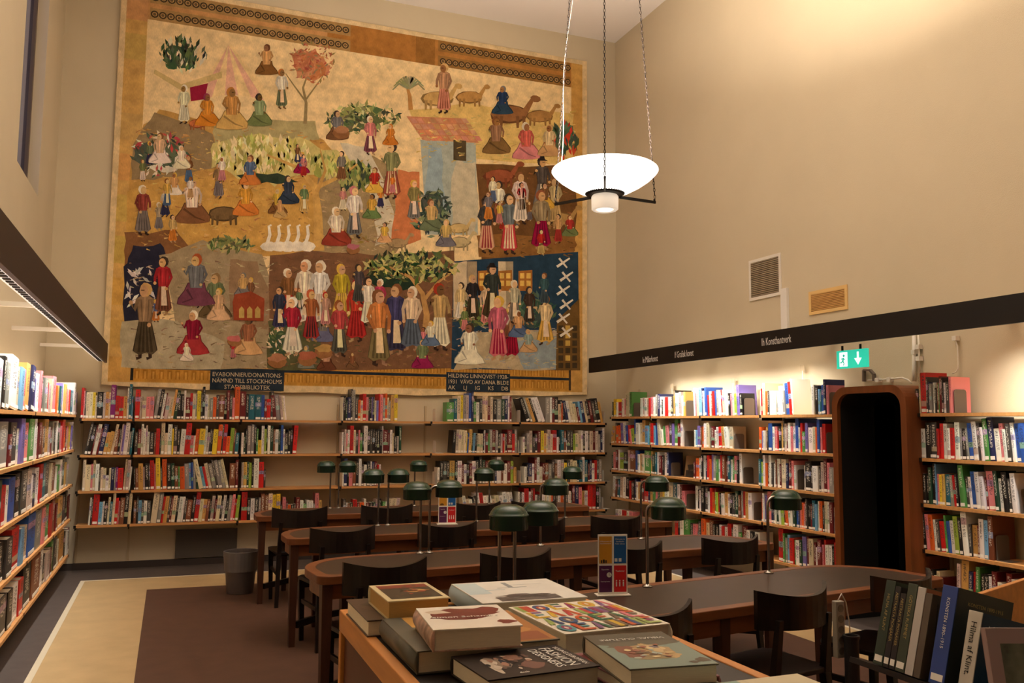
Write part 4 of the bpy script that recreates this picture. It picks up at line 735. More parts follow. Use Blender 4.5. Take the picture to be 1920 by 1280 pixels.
# ------------------------------------------------------------------ chairs: wide curved back rail, seat, four legs
def make_chair():
    t = thing('reading_chair', '', 'chair')      # local +y = direction the sitter faces
    mb = MB(); n = 12; R_ = .46; W_ = .235
    pr = []
    for k in range(n+1):
        x = -W_ + 2*W_*k/n; y = (x*x)/(2*R_)*1.75; pr.append((x, y))
    for k in range(n):
        (x0, y0), (x1, y1) = pr[k], pr[k+1]
        lo = .655
        t0, t1 = .797+.028*(x0/W_)**2, .797+.028*(x1/W_)**2
        a = mb.verts([(x0, y0, lo), (x1, y1, lo), (x1, y1, t1), (x0, y0, t0), (x0, y0+.022, lo), (x1, y1+.022, lo), (x1, y1+.022, t1), (x0, y0+.022, t0)])
        for q in ((0, 1, 2, 3), (5, 4, 7, 6), (3, 2, 6, 7), (1, 0, 4, 5)): mb.face([a+i for i in q])
        if k == 0: mb.face([a, a+3, a+7, a+4])
        if k == n-1: mb.face([a+1, a+5, a+6, a+2])
    mb.build('backrest', dark_wood, t)
    seat = [(-.20, .06), (.20, .06), (.225, .42), (.19, .46), (-.19, .46), (-.225, .42)]
    MB().prism(seat, .43, .455).build('seat', dark_wood, t, bevel=.006)
    for s_ in (-1, 1):
        MB().taper((s_*.19, .42, 0), (s_*.2, .42, .43), .030, .040).build('leg', dark_wood, t)
        MB().taper((s_*.185, .03, 0), (s_*.17, .075, .43), .030, .038).taper((s_*.17, .075, .4305), (s_*.165, .045, .70), .036, .026).build('leg', dark_wood, t)
        MB().bar((s_*.187, .06, .28), (s_*.195, .41, .28), .018, .03).build('stretcher', dark_wood, t)
    MB().box(-.18, .18, .405, .43, .37, .429).build('seat_rail', dark_wood, t)
    return t
cproto = make_chair(); used = False
CX = [(0, 1.08), (0, 1.85), (0, 2.72), (0, 3.29), (1, 1.18), (1, 1.96), (1, 2.71), (1, 3.40), (2, 1.12), (2, 1.91), (2, 2.70), (2, 3.49), (3, 1.85), (3, 2.69), (3, 3.47)]
POSW = ['leftmost', 'second from left', 'third from left', 'rightmost']; TW_ = ['farthest table', 'second-farthest table', 'third-farthest table', 'nearest table']
cnt = {0: 0, 1: 0, 2: 0, 3: 1}
for ti, X in CX:
    a = math.radians(TABS[ti][2]); lx = (X-TABS[ti][0])/math.cos(a)
    p = tabpt(ti, lx, -.20); p.x = X
    o = cproto if not used else copy_tree(cproto); used = True
    k = cnt[ti]; cnt[ti] += 1
    rz = a + random.uniform(-.02, .09)
    o.location = (p.x, p.y, .005); o.rotation_euler = (0, 0, rz)
    tag(o, f"dark wooden curved-back chair, {POSW[k]} at the {TW_[ti]}", 'chair', 'dark chairs along the reading tables')

# ------------------------------------------------------------------ green reading lamps on steel poles
def make_lamp():
    t = thing('reading_lamp', '', 'lamp')
    MB().lathe([(.026, 0), (.026, .006), (.014, .010), (.010, .016)], 20).build('base_flange', chrome, t, smooth=True)
    return t
SHP = [(.0, .060), (.040, .057), (.066, .046), (.080, .028), (.084, .018), (.089, .016), (.089, .010), (.086, .008), (.086, -.048), (.083, -.050), (.083, .006), (.070, .030), (.03, .045), (0, .046)]
shade_me = MB().lathe(SHP, 36).mesh('shade', green_m, True)
bulb_m = mat('unlit_tube', S(200, 196, 186), .4)
shade_in = MB().lathe([(.0, -.02), (.05, -.02), (.05, .02), (0, .02)], 20).mesh('reflector', bulb_m, False)
LAMPS = [(0, 618, 607, 'left of the close pair'), (0, 629, 647, 'right of the close pair'), (0, 772, 778, 'third along'), (0, 911, 922, 'fourth along'),
         (1, 706, 694, 'left of the close pair'), (1, 720, 740, 'right of the close pair'), (1, 889, 899, 'third along'), (1, 1052, 1062, 'fourth along'),
         (2, 782, 773, 'left of the close pair'), (2, 795, 851, 'right of the close pair'), (2, 1011, 1030, 'third along'), (2, 1197, 1218, 'fourth along'),
         (3, 941, 936, 'left of the close pair'), (3, 962, 1019, 'right of the close pair'), (3, 1220, 1232, 'third along'), (3, 1446, 1485, 'fourth along')]
LX = {0: [1.45, 1.51, 2.28, 3.07], 1: [1.57, 1.63, 2.41, 3.24], 2: [1.49, 1.53, 2.35, 3.17], 3: [1.42, 1.48, 2.27, 3.12]}
for i, (ti, ppx, spx, nm) in enumerate(LAMPS):
    k = i % 4; X = LX[ti][k]; a = math.radians(TABS[ti][2]); lx = (X-TABS[ti][0]+(TW-.075)*math.sin(a))/math.cos(a)
    if k == 1: lx += .02
    p = tabpt(ti, lx, TW-.075, TH+.003)
    t = make_lamp(); t.location = p
    tag(t, f"green domed lamp, {nm} on the {TW_[ti]}", 'lamp', 'green lamps on the reading tables')
    # shade centre: about .13 m from the pole, towards where the photograph shows it
    want = ony(spx, 920, p.y).x - p.x
    ang = math.acos(max(-1, min(1, want/.125))) if abs(want) < .125 else (0 if want > 0 else PI)
    dx, dy = .125*math.cos(ang), -.125*math.sin(ang)
    hz = .37; pts = [(0, 0, .01), (0, 0, hz)]
    for q in range(1, 7): b = PI/2*q/6; pts.append((dx*.36*(1-math.cos(b)), dy*.36*(1-math.cos(b)), hz+.045*math.sin(b)))
    pts.append((dx*.55, dy*.55, hz+.045))
    MB().tube(pts, .0085, 10).build('pole', chrome, t, smooth=True)
    so = link('shade', shade_me, t); so.location = (dx, dy, .395)
    li = link('reflector', shade_in, so)

# ------------------------------------------------------------------ opal pendant lamp on three chains
PD = 5.6
PC_ = E0 + ray(1134, 327)*PD
pend = thing('pendant_lamp', 'large white glass bowl pendant hanging on three chains', 'lamp', PC_); PS = PD/6.6; pend.scale = (PS, PS, PS)
opal = mat('opal_glass_lit', S(250, 244, 232), .3, emit=((1, .93, .84, 1), P_BOWL))
prof = [(.135, -.150), (.20, -.128), (.28, -.085), (.345, -.040), (.390, .004), (.402, .022), (.398, .032), (.386, .030)]
inner = [(r-.012, z+.010) for r, z in reversed(prof[:-1])]
MB().lathe(prof+inner, 56).build('bowl', opal, pend, smooth=True)
MB().lathe([(.095, -.162), (.135, -.158), (.142, -.150), (.142, -.140), (.130, -.138)] , 40).build('collar', iron, pend)
mb = MB()
for k in range(48): a = 2*PI*k/48; mb.obox((.145*math.cos(a), .145*math.sin(a), -.146), (.004*math.cos(a), .004*math.sin(a), 0), (-.004*math.sin(a), .004*math.cos(a), 0), (0, 0, .006))
mb.build('serrated_ring', iron, pend)
opal2 = mat('opal_glass_dim', S(240, 226, 208), .3, emit=((1, .84, .66, 1), .55))
MB().lathe([(.0, -.262), (.062, -.262), (.066, -.272), (.088, -.278), (.100, -.268), (.102, -.175), (.094, -.163)], 40).build('lower_cup', opal2, pend, smooth=True)
MB().lathe([(.0, -.2745), (.060, -.2745), (.060, -.263), (0, -.263)], 30).build('lens', mat('lamp_lens', S(250, 244, 235), .3, emit=((1, .88, .72, 1), 1.6)), pend)
ca_ = math.atan2(-PC_.y, -PC_.x)
for k, off in enumerate((0, 2*PI/3, -2*PI/3)):
    a = ca_+off; c, s_ = math.cos(a), math.sin(a)
    mb = MB(); mb.bar((.12*c, .12*s_, -.160), (.45*c, .45*s_, -.165), .014, .020); mb.box(.44*c-.006, .44*c+.006, .44*s_-.006, .44*s_+.006, -.156, -.140)
    mb.build('arm', iron, pend)
    A_ = Vector((.445*c, .445*s_, -.135)); B_ = Vector((.09*c, .09*s_, (ZC-PC_.z)/PS-.07)); d = (B_-A_); ln = d.length; d.normalize(); nl = int(ln/.027)
    u = d.orthogonal().normalized(); v = d.cross(u); mb = MB()
    for q in range(nl):
        ce = A_+d*(ln*(q+.5)/nl); w = (u if q % 2 else v)
        ring = [ce + d*(.0175*math.sin(2*PI*e/8)) + w*(.0065*math.cos(2*PI*e/8)) for e in range(8)]
        mb.tube(ring+[ring[0]], .0023, 4)
    mb.build('chain', mat('chain_black', S(26, 20, 17), .7, spec=.1), pend)
    if k == 2 or k == 1:
        pass
c, s_ = math.cos(ca_-2*PI/3), math.sin(ca_-2*PI/3)
cs = [ (math.cos(ca_+o_2), math.sin(ca_+o_2)) for o_2 in (2*PI/3, -2*PI/3)]
lf = min(cs, key=lambda q: proj(PC_+Vector((.37*q[0], .37*q[1], -.13)))[0])
A_ = Vector((.445*lf[0], .445*lf[1], -.135)); B_ = Vector((.09*lf[0], .09*lf[1], (ZC-PC_.z)/PS-.07)); pts = []
side = Vector((rt.x, rt.y, 0)).normalized()
for q in range(60):
    f_ = q/59; p = A_.lerp(B_, f_); pts.append(p + side*(.012+.022*math.sin(f_*19)*(1-f_*.6) - .02*math.exp(-f_*16)))
pts.insert(0, A_ + Vector((-lf[0]*.03, -lf[1]*.03, -.02)))
MB().tube(pts, .0035, 6).build('white_cable', mat('cable_grey', S(120, 112, 102), .8, spec=.1), pend, smooth=True)
MB().lathe([(.0, (ZC-PC_.z)/PS-.09), (.06, (ZC-PC_.z)/PS-.085), (.11, (ZC-PC_.z)/PS-.04), (.12, (ZC-PC_.z)/PS-.001)], 32).build('ceiling_rose', white_metal, pend, smooth=True)
l = bpy.data.lights.new('pendant_uplight', 'AREA'); l.shape = 'DISK'; l.size = .55; l.energy = P_UP; l.color = WARM; l.spread = math.radians(130)
lo = bpy.data.objects.new('pendant_uplight', l); COL.objects.link(lo); lo.location = PC_+Vector((0, 0, .035)); lo.rotation_euler = (PI, 0, 0)

# ------------------------------------------------------------------ black light pelmets with shelf headings
def pelmet(name, label, x, y0, y1, z0, z1, m_, sgn):
    t = thing(name, label, 'light pelmet', (x, (y0+y1)/2, z0)); L = t.location
    nb = 5
    MB().box(-.012, .012, y0-L.y, y1-L.y, 0, z1-z0).build('fascia', m_, t)
    xw = (XR-.002 if sgn > 0 else XL+.002)-x
    for k in range(nb+1):
        y = y0-L.y+.25+(y1-y0-.5)*k/nb
        MB().box(min(.012*sgn, xw), max(.012*sgn, xw), y-.02, y+.02, (z1-z0)*.66, (z1-z0)*.82).build('bracket', white_metal, t)
    MB().box(min(.02*sgn, .11*sgn), max(.02*sgn, .11*sgn), y0-L.y+.1, y1-L.y-.1, (z1-z0)*.40, (z1-z0)*.64).build('lamp_housing', white_metal, t)
    return t
XPEL = 4.985
pr_ = pelmet('light_pelmet', 'long black pelmet with white shelf headings along the right wall', XPEL, .6, 10.06, 2.215, 2.402, black_m, 1)
def heading(txt, x0, x1, y0, y1):
    a, b = onx(x0, y0, XPEL-.0135), onx(x1, y1, XPEL-.0135)
    o = text(txt, .085, white_ink, pr_, 'heading', Matrix.Identity(4), .0004)
    tw = max(v.co.x for v in o.data.vertices)-min(v.co.x for v in o.data.vertices)
    o.matrix_local = basis((0, -1, 0), (0, 0, 1), (-.0135, (a.y+b.y)/2-pr_.location.y, (a.z+b.z)/2-pr_.location.z)) @ Matrix.Diagonal((abs(a.y-b.y)/tw, 1.15, 1, 1))
heading('Ie Målarkonst', 1205, 1233, 675, 672); heading('If Grafisk konst', 1265, 1300, 665, 662); heading('Ih Konsthantverk', 1428, 1483, 641, 636)
pl_ = pelmet('light_pelmet', 'dark brown pelmet with perforated light strip over left shelves', -.655, 1.2, 10.12, 2.165, 2.365, brown_pel, -1)
louv = mat('louvre_metal', S(206, 200, 192), .3, emit=((1, .95, .88, 1), .45))
Ly = pl_.location.y; y = 1.3
tray = MB().box(-.075, -.0125, 1.25-Ly, 10.08-Ly, .012, .018).build('louvre_tray', louv, pl_)
slot_me = MB().box(-.060, -.030, 0, .045, .0075, .0115).mesh('louvre_slot', black_ink)
while y < 10.05: link('louvre_slot', slot_me, pl_).location = (0, y-Ly, 0); y += .085

# ------------------------------------------------------------------ ventilation grilles, white duct, exit sign, conduits on the right-hand wall
def grille(label, px, n, fm, sm, bm_):
    p = [onx(x, y, XR) for x, y in px]; y0 = min(q.y for q in p); y1 = max(q.y for q in p); z0 = (p[2].z+p[3].z)/2; z1 = (p[0].z+p[1].z)/2
    t = thing('ventilation_grille', label, 'vent', (XR, (y0+y1)/2, z0), 0, 'ventilation grilles high on the wall'); h = (y1-y0)/2; H_ = z1-z0
    MB().box(-.012, -.001, -h-.03, -h, -.03, H_+.03).box(-.012, -.001, h, h+.03, -.03, H_+.03).box(-.012, -.001, -h, h, -.03, 0).box(-.012, -.001, -h, h, H_, H_+.03).build('frame', fm, t)
    MB().box(-.003, -.001, -h, h, 0, H_).build('backing', bm_, t)
    for k in range(n):
        z = H_*(k+.5)/n; MB().obox((-.0065, 0, z), (.0045, 0, -.003), (0, h-.001, 0), (0, 0, H_/n*.27)).build('slat', sm, t)
grille('square grey slatted vent left of the white duct', ((1409, 494), (1461, 480), (1410, 559), (1462, 547)), 19, white_metal, mat('vent_grey', S(150, 136, 112), .6), mat('vent_back', S(60, 52, 40), .8))
grille('small cream slatted vent above the black pelmet', ((1522, 553), (1585, 540), (1523, 585), (1586, 573)), 11, mat('vent_cream', S(224, 186, 120), .6), mat('vent_cream_slat', S(206, 160, 96), .6), mat('vent_cream_back', S(90, 58, 34), .8))
tag(MB().box(-.03, -.001, -.045, .045, 0, .50).build('cable_duct', mat('white_duct', S(226, 222, 214), .6), loc=(XR, 6.865, 2.385)), 'short white cable duct rising behind the pelmet', 'duct')
ex = thing('exit_sign', 'lit green exit sign with running figure and down arrow', 'sign', (5.06, 5.50, 2.02))
egreen = mat('exit_green', S(30, 170, 140), .4, emit=(S(40, 190, 160), 1.0)); ewhite = mat('exit_white', S(240, 250, 245), .4, emit=((.8, 1, .95, 1), 1.1))
MB().box(-.014, .014, -.165, .165, 0, .145).build('sign_panel', egreen, ex, bevel=.003)
def arrowpoly(poly, name, m_):
    mb = MB(); n = mb.verts([(-.0150, -y, z) for y, z in poly]); k = mb.verts([(-.0143, -y, z) for y, z in poly]); q = len(poly)
    mb.face([n+i for i in range(q)]); mb.face([k+i for i in reversed(range(q))])
    for i in range(q): mb.face([n+i, k+i, k+(i+1) % q, n+(i+1) % q])
    mb.build(name, m_, ex)
arrowpoly([(.065, .125), (.085, .125), (.085, .075), (.115, .075), (.075, .022), (.035, .075), (.065, .075)], 'down_arrow', ewhite)
arrowpoly([(-.13, .015), (-.04, .015), (-.04, .13), (-.13, .13)], 'door_pictogram', ewhite)
dgreen = mat('exit_figure_green', S(30, 150, 120), .4, emit=(S(40, 180, 150), .8))
mb = MB()
for a, b, w_ in (((-.085, .085), (-.092, .058), .016), ((-.092, .06), (-.112, .045), .010), ((-.092, .06), (-.078, .04), .010), ((-.078, .04), (-.086, .024), .009), ((-.112, .045), (-.124, .05), .008), ((-.086, .082), (-.066, .068), .008), ((-.09, .08), (-.112, .076), .008)):
    mb.bar((-.0154, -a[0], a[1]), (-.0154, -b[0], b[1]), w_, .0006, (1, 0, 0))
mb.obox((-.0154, .080, .102), (.0003, 0, 0), (0, .007, .007), (0, .007, -.007)); mb.build('running_figure', dgreen, ex)
for y in (-.09, .11): MB().box(-.005, .005, y-.008, y+.008, .1455, .185).build('hanger', iron, ex)
def conduit(label, pts, r=.011, extra=()):
    t = thing('conduit', label, 'conduit', (XR-.03, pts[0][0], pts[0][1])); y0, z0 = pts[0]
    MB().tube([(0, y-y0, z-z0) for y, z in pts], r, 8).build('pipe', white_metal, t, smooth=True)
    for y, z in extra: MB().box(-.016, .025, y-y0-.018, y-y0+.018, z-z0-.018, z-z0+.018).build('clip', white_metal, t)
cpx = lambda x, y: (lambda p: (p.y, p.z))(onx(x, y, XR-.03))
conduit('thick vertical conduit beside the red book right of portal', [cpx(1714, 628), cpx(1714, 690), cpx(1714, 715)], .016, [cpx(1714, 660)])
conduit('thin vertical conduit parallel to the thick one', [cpx(1722, 628), cpx(1723, 660), cpx(1724, 700)], .007, [cpx(1722, 650), cpx(1723, 672)])
conduit('thin cable running along the wall above the portal', [cpx(1627, 713), cpx(1660, 711), cpx(1692, 708), cpx(1703, 712), cpx(1709, 718)], .007, [cpx(1646, 712), cpx(1668, 711)])
conduit('thin cable dropping beside the pink book cover', [cpx(1790, 634), cpx(1795, 648), cpx(1797, 690), cpx(1793, 697), cpx(1786, 700)], .005, [cpx(1791, 634)])
bt = thing('wall_bracket', 'grey angled metal bracket on the wall above the portal', 'bracket', (XR, 5.72, 1.95))
y_, z_ = cpx(1620, 715); y2, z2 = cpx(1620, 694); y3, z3 = cpx(1632, 694); y4, z4 = cpx(1639, 702); y5, z5 = cpx(1639, 714)
mb = MB()
for a, b in (((y_, z_), (y2, z2)), ((y2, z2), (y3, z3)), ((y3, z3), (y4, z4)), ((y4, z4), (y5, z5))): mb.bar((-.03, a[0]-5.72, a[1]-1.95), (-.03, b[0]-5.72, b[1]-1.95), .016, .03, (1, 0, 0))
mb.build('strap', metal_grey, bt)
# shelf signs clipped to the tops of the right-hand shelves
for px_, z_, lab in ((1168, 1.98, 'small clear shelf sign nearest the back corner'), (1228, 2.02, 'small clear shelf sign second from the back corner'), (1340, 2.03, 'small clear shelf sign above the thick blue books'), (1468, 2.1, 'small clear shelf sign above the white cover')):
    y = wallcoord('R', px_, 1.66)
    t = thing('shelf_sign', lab, 'sign', (XR-.05, y, z_-.03), 0, 'small signs above the right-hand shelves')
    MB().box(-.001, .001, -.03, .03, 0, .05).build('card', mat('sign_card', S(190, 170, 140), .6), t)
    MB().box(.0015, .0045, -.004, .004, -.12, .04).build('stalk', white_metal, t)
tag(MB().box(-.32, .32, -.035, -.001, 0, .30).build('radiator_panel', mat('radiator_grey', S(78, 72, 66), .6), loc=(.43, YB, .08)), 'dark grey panel low on the wall under the back shelves', 'radiator')

# ------------------------------------------------------------------ wastebasket
wb = thing('wastebasket', 'round grey metal wastebasket beside the farthest table leg', 'bin', (.66, 8.50, .005))
MB().lathe([(.115, .0), (.118, .004), (.150, .36), (.156, .362), (.156, .372), (.148, .372), (.112, .012), (0, .012)], 36).build('body', mat('bin_metal', S(120, 112, 108), .35, metal=.6), wb, smooth=False)
MB().lathe([(.145, .20), (.158, .375), (.152, .377), (.138, .20)], 30, close=True).build('liner', mat('bin_liner', S(120, 114, 110), .5), wb)

# ------------------------------------------------------------------ leaflet stands on the tables
def leaflet(label, ti, X, ly, rz):
    a = math.radians(TABS[ti][2]); p = tabpt(ti, (X-TABS[ti][0]+ly*math.sin(a))/math.cos(a), ly, TH+.0035)
    t = thing('leaflet_stand', label, 'sign stand', p, rz); W_, H_ = .145, .285
    MB().box(-W_/2-.01, W_/2+.01, -.035, .035, 0, .004).build('foot', white_metal, t)
    MB().box(-W_/2, W_/2, -.002, .002, .004, H_).build('card', label_m, t)
    q = [((-.067, -.004, .148, .276), S(206, 146, 44), 'yellow_panel'), ((.006, .067, .148, .276), S(28, 92, 160), 'blue_panel'), ((-.067, -.004, .014, .138), S(86, 34, 78), 'purple_panel'), ((.006, .067, .014, .138), S(206, 32, 34), 'red_panel')]
    for (x0, x1, z0, z1), c, nm in q: MB().box(x0, x1, -.0028, -.0021, z0, z1).build(nm, mat('leaflet_'+nm, c, .5), t)
    B = lambda x, z: basis((1, 0, 0), (0, 0, 1), (x, -.0031, z))
    for tx, x, z, s_ in (('Välkommen till', -.035, .252, .0095), ('Stadsbiblioteket', -.035, .242, .0085), ('Welcome to', .036, .262, .0095), ('Stockholm', .036, .251, .0095), ('Public Library', .036, .240, .0085), ('Öppettider', -.037, .120, .0085), ('Opening hours', -.037, .064, .0075), ('Toaletter', .036, .112, .012)):
        text(tx, s_, white_ink, t, 'print', B(x, z), .0002)
    MB().lathe([(0, 0), (.012, 0), (.012, .0006), (0, .0006)], 20).build('clock_print', white_ink, t).matrix_local = Matrix.Translation((-.018, -.0029, .095)) @ Matrix.Rotation(PI/2, 4, 'X')
    mb = MB(); mb.bar((-.018, -.0037, .095), (-.018, -.0037, .103), .0012, .0004, (0, 1, 0)); mb.bar((-.018, -.0037, .095), (-.012, -.0037, .091), .0012, .0004, (0, 1, 0)); mb.build('clock_hands', black_ink, t)
    for x in (.018, .034, .052): MB().box(x-.003, x+.003, -.0033, -.0029, .040, .062).obox((x, -.0031, .067), (.003, 0, 0), (0, .0002, 0), (0, 0, .003)).build('figure_print', white_ink, t)
    for x in (.016, .036): MB().box(x-.007, x+.007, -.0033, -.0029, .156, .172).build('badge_print', white_ink, t)
    mb = MB()
    for x, w_ in ((-.055, .006), (-.044, .009), (-.033, .006)): mb.box(x-w_/2, x+w_/2, -.0033, -.0029, .150, .158+w_)
    mb.build('building_print', black_ink, t)
leaflet('four-colour leaflet stand on the nearest reading table', 3, 2.005, .50, -.22)
leaflet('four-colour leaflet stand on the second-farthest table, small', 1, 2.125, .50, -.15)

# unseen copy of the pendant beside the camera, added to light the foreground
fill_pend = copy_tree(pend); fill_pend.location = (PC_.x, .1, PC_.z); fill_pend['label'] = 'unseen second bowl pendant, added above the frame as fill light'

# ------------------------------------------------------------------ display table with stacked art books
DX0, DX1, DY0, DY1, DZ = .492, 1.262, .95, 2.66, 1.0
dt = thing('display_table', 'light wooden display table stacked with art books in the foreground', 'table', (DX0, DY0, 0)); D0 = Vector((DX0, DY0, 0))
def dbox(name, m_, x0, x1, y0, y1, z0, z1, bv=.003): return MB().box(x0-DX0, x1-DX0, y0-DY0, y1-DY0, z0, z1).build(name, m_, dt, bevel=bv)
dbox('edge_rail', light_wood, DX0, DX0+.03, DY0, DY1, DZ-.06, DZ); dbox('edge_rail', light_wood, DX1-.03, DX1, DY0, DY1, DZ-.06, DZ)
dbox('edge_rail', light_wood, DX0+.03, DX1-.03, DY1-.03, DY1, DZ-.06, DZ); dbox('edge_rail', light_wood, DX0+.03, DX1-.03, DY0, DY0+.03, DZ-.06, DZ)
dbox('top_inset', mat('dark_inset', S(40, 36, 36), .5), DX0+.031, DX1-.031, DY0+.031, DY1-.031, DZ-.03, DZ-.003, 0)
for x in (DX0, DX1-.03):
    for y in (DY0, DY1-.03): dbox('post', light_wood, x, x+.03, y, y+.03, 0, DZ-.0605)
rp = mat('red_brown_panel', S(84, 40, 26), .5, var=.15)
dbox('side_panel', rp, DX0+.012, DX0+.022, DY0+.031, DY1-.031, .12, DZ-.061, 0); dbox('side_panel', rp, DX1-.022, DX1-.012, DY0+.031, DY1-.031, .12, DZ-.061, 0)
dbox('end_panel', rp, DX0+.031, DX1-.031, DY1-.022, DY1-.012, .12, DZ-.061, 0)
dbox('low_shelf', light_wood, DX0+.03, DX1-.03, DY0+.03, DY1-.031, .10, .119, 0)

def flatbook(name, label, c, size, z, th, cover, spine='L', rz=0, art=None, hard=True, pages=paper, edge=None):
    """book lying flat: centre c (x, y), size (x, y), bottom z, thickness th; spine side L(-x) R(+x) N(-y) F(+y)"""
    t = thing(name, label, 'book', (c[0], c[1], z), rz, 'art books stacked on the display table')
    hx, hy = size[0]/2, size[1]/2; b = .003 if hard else .0012; ov = .004 if hard else 0
    cm = mat('cover_'+label[:28].replace(' ', '_'), cover, .32, var=.06, vscale=12); em = edge or cm
    MB().box(-hx, hx, -hy, hy, 0, b).build('back_cover', em, t)
    MB().box(-hx, hx, -hy, hy, th-b, th).build('front_cover', cm, t)
    x0, x1, y0, y1 = -hx+ov, hx-ov, -hy+ov, hy-ov
    mb = MB(); n = 8
    if spine == 'L': x0 = -hx+.004; [mb.box(0, 0, 0, 0, 0, 0) for _ in ()]
    # rounded spine strip
    pr = [(-math.sin(PI*k/n)*min(.010, th*.16), b+(th-2*b)*k/n) for k in range(n+1)]
    base = hx if spine in 'LR' else hy; half = hy if spine in 'LR' else hx; sg = -1 if spine in 'LN' else 1
    o1, o2, i1, i2 = [], [], [], []
    for d, zz in pr:
        p = sg*(base - d); q = sg*(base-.0035)
        f3 = (lambda e, w: (e, w, zz)) if spine in 'LR' else (lambda e, w: (w, e, zz))
        o1.append(f3(p, -half)); o2.append(f3(p, half)); i1.append(f3(q, -half)); i2.append(f3(q, half))
    A, B, C, D_ = mb.verts(o1), mb.verts(o2), mb.verts(i1), mb.verts(i2)
    for k in range(n): mb.face([A+k, A+k+1, B+k+1, B+k]); mb.face([C+k, D_+k, D_+k+1, C+k+1]); mb.face([A+k, C+k, C+k+1, A+k+1]); mb.face([B+k, B+k+1, D_+k+1, D_+k])
    mb.build('spine', em, t, smooth=True)
    if spine == 'L': x0 = -hx+.004
    if spine == 'R': x1 = hx-.004
    if spine == 'N': y0 = -hy+.004
    if spine == 'F': y1 = hy-.004
    MB().box(x0, x1, y0, y1, b+.0002, th-b-.0002).build('pages', pages, t)
    t['_hx'] = hx; t['_hy'] = hy; t['_th'] = th
    if art: art(t, hx, hy, th)
    return t
def flatpoly(t, name, pts, z, m_):
    mb = MB(); n = mb.verts([(x, y, z) for x, y in pts]); mb.face([n+i for i in range(len(pts))]); 
    k = mb.verts([(x, y, z-.0002) for x, y in pts]); mb.face([k+i for i in reversed(range(len(pts)))]); return mb.build(name, m_, t)
def ppoly(t, th, pieces, name='cover_print'):
    """one printed picture made of flat coloured patches"""
    mb = MB(); ms = []; 
    for i, (pts, col) in enumerate(pieces):
        key = 'print_%d_%d_%d' % col; mm = mat(key, S(*col), .34)
        if mm not in ms: ms.append(mm)
        mb.m = ms.index(mm); n = mb.verts([(x, y, th+.0002+i*4e-5) for x, y in pts]); mb.face([n+k for k in range(len(pts))])
    return mb.build(name, ms, t)
ra_ = random.Random(11)
def ell(x, y, rx, ry, n=14, j=.12): return [(x+rx*(1+ra_.uniform(-j, j))*math.cos(2*PI*k/n), y+ry*(1+ra_.uniform(-j, j))*math.sin(2*PI*k/n)) for k in range(n)]
def rc(x0, x1, y0, y1): return [(x0, y0), (x1, y0), (x1, y1), (x0, y1)]
def flat_text(t, body, size, x, y, th, ang, m_, sx=1):
    return text(body, size, m_, t, 'title', Matrix.Translation((x, y, th+.0009)) @ Matrix.Rotation(ang, 4, 'Z'), .0002, sx=sx)
TZ = DZ
# 1 dark small-format book at the far left corner
def art1(t, hx, hy, th): ppoly(t, th, [(ell(.01, .02, hx*.7, hy*.6, 16, .3), (92, 74, 58)), (ell(.02, -.04, hx*.4, hy*.3, 12, .3), (132, 70, 50)), (ell(-.02, .06, hx*.4, hy*.25, 12, .3), (60, 50, 42))])
flatbook('art_book', 'dark brown book at the far left corner, under the gold-edged one', (.575, 2.44), (.155, .29), TZ, .042, S(70, 54, 44), 'R', 0, art1)
# 2 thick book with a dark painting framed in cream
def art2(t, hx, hy, th): ppoly(t, th, [(rc(-hx*.82, hx*.86, -hy*.80, hy*.86), (58, 48, 34)), (rc(-hx*.82, hx*.86, hy*.45, hy*.86), (134, 48, 34)), (ell(hx*.25, hy*.05, hx*.42, hy*.2, 14, .25), (150, 108, 56)), (ell(hx*.4, hy*.1, hx*.2, hy*.1, 10, .2), (196, 156, 90))]
      + [(ell(hx*ra_.uniform(-.7, .7), hy*ra_.uniform(-.6, .75), hx*ra_.uniform(.04, .14), hy*ra_.uniform(.03, .09), 8, .3), ra_.choice(((84, 64, 40), (120, 60, 40), (44, 38, 28), (160, 70, 46), (70, 62, 44)))) for _ in range(20)])
flatbook('art_book', 'thick book with dark painting framed in cream, topmost far left', (.630, 2.392), (.168, .236), TZ+.0432, .048, S(216, 200, 156), 'F', 0, art2, pages=mat('gilt_pages', S(196, 156, 92), .6, var=.08, vscale=50, stretch=(1, 1, 20)))
# 3 large pale book with a grey landscape
def art3(t, hx, hy, th): ppoly(t, th, [(rc(-hx*.62, hx*.55, -hy*.95, -hy*.55), (104, 96, 92)), (ell(-.0, -hy*.52, hx*.5, hy*.14, 18, .3), (84, 76, 74)), (ell(-hx*.1, -hy*.42, hx*.2, hy*.1, 10, .3), (96, 88, 88)), (rc(-hx*.98, -hx*.55, -hy*.2, hy*.9), (196, 214, 218)), (rc(-.01, .006, hy*.3, hy*.8), (150, 156, 160)), (rc(-hx*.3, hx*.3, hy*.26, hy*.30), (170, 176, 178)), (rc(.0, hx*.7, hy*.5, hy*.53), (186, 190, 188)), (rc(-hx*.6, -hx*.2, hy*.1, hy*.13), (150, 180, 196))]
      + [(ell(hx*ra_.uniform(-.6, .5), -hy*ra_.uniform(.5, .92), hx*ra_.uniform(.03, .1), hy*ra_.uniform(.01, .04), 8, .3), ra_.choice(((70, 64, 62), (130, 122, 118), (90, 80, 76), (150, 146, 142)))) for _ in range(24)])
flatbook('art_book', 'large pale blue-white book with grey landscape, at the far side', (.995, 2.50), (.32, .315), TZ, .054, S(232, 230, 222), 'L', -.02, art3, edge=mat('pale_blue_spine', S(176, 198, 206), .4))
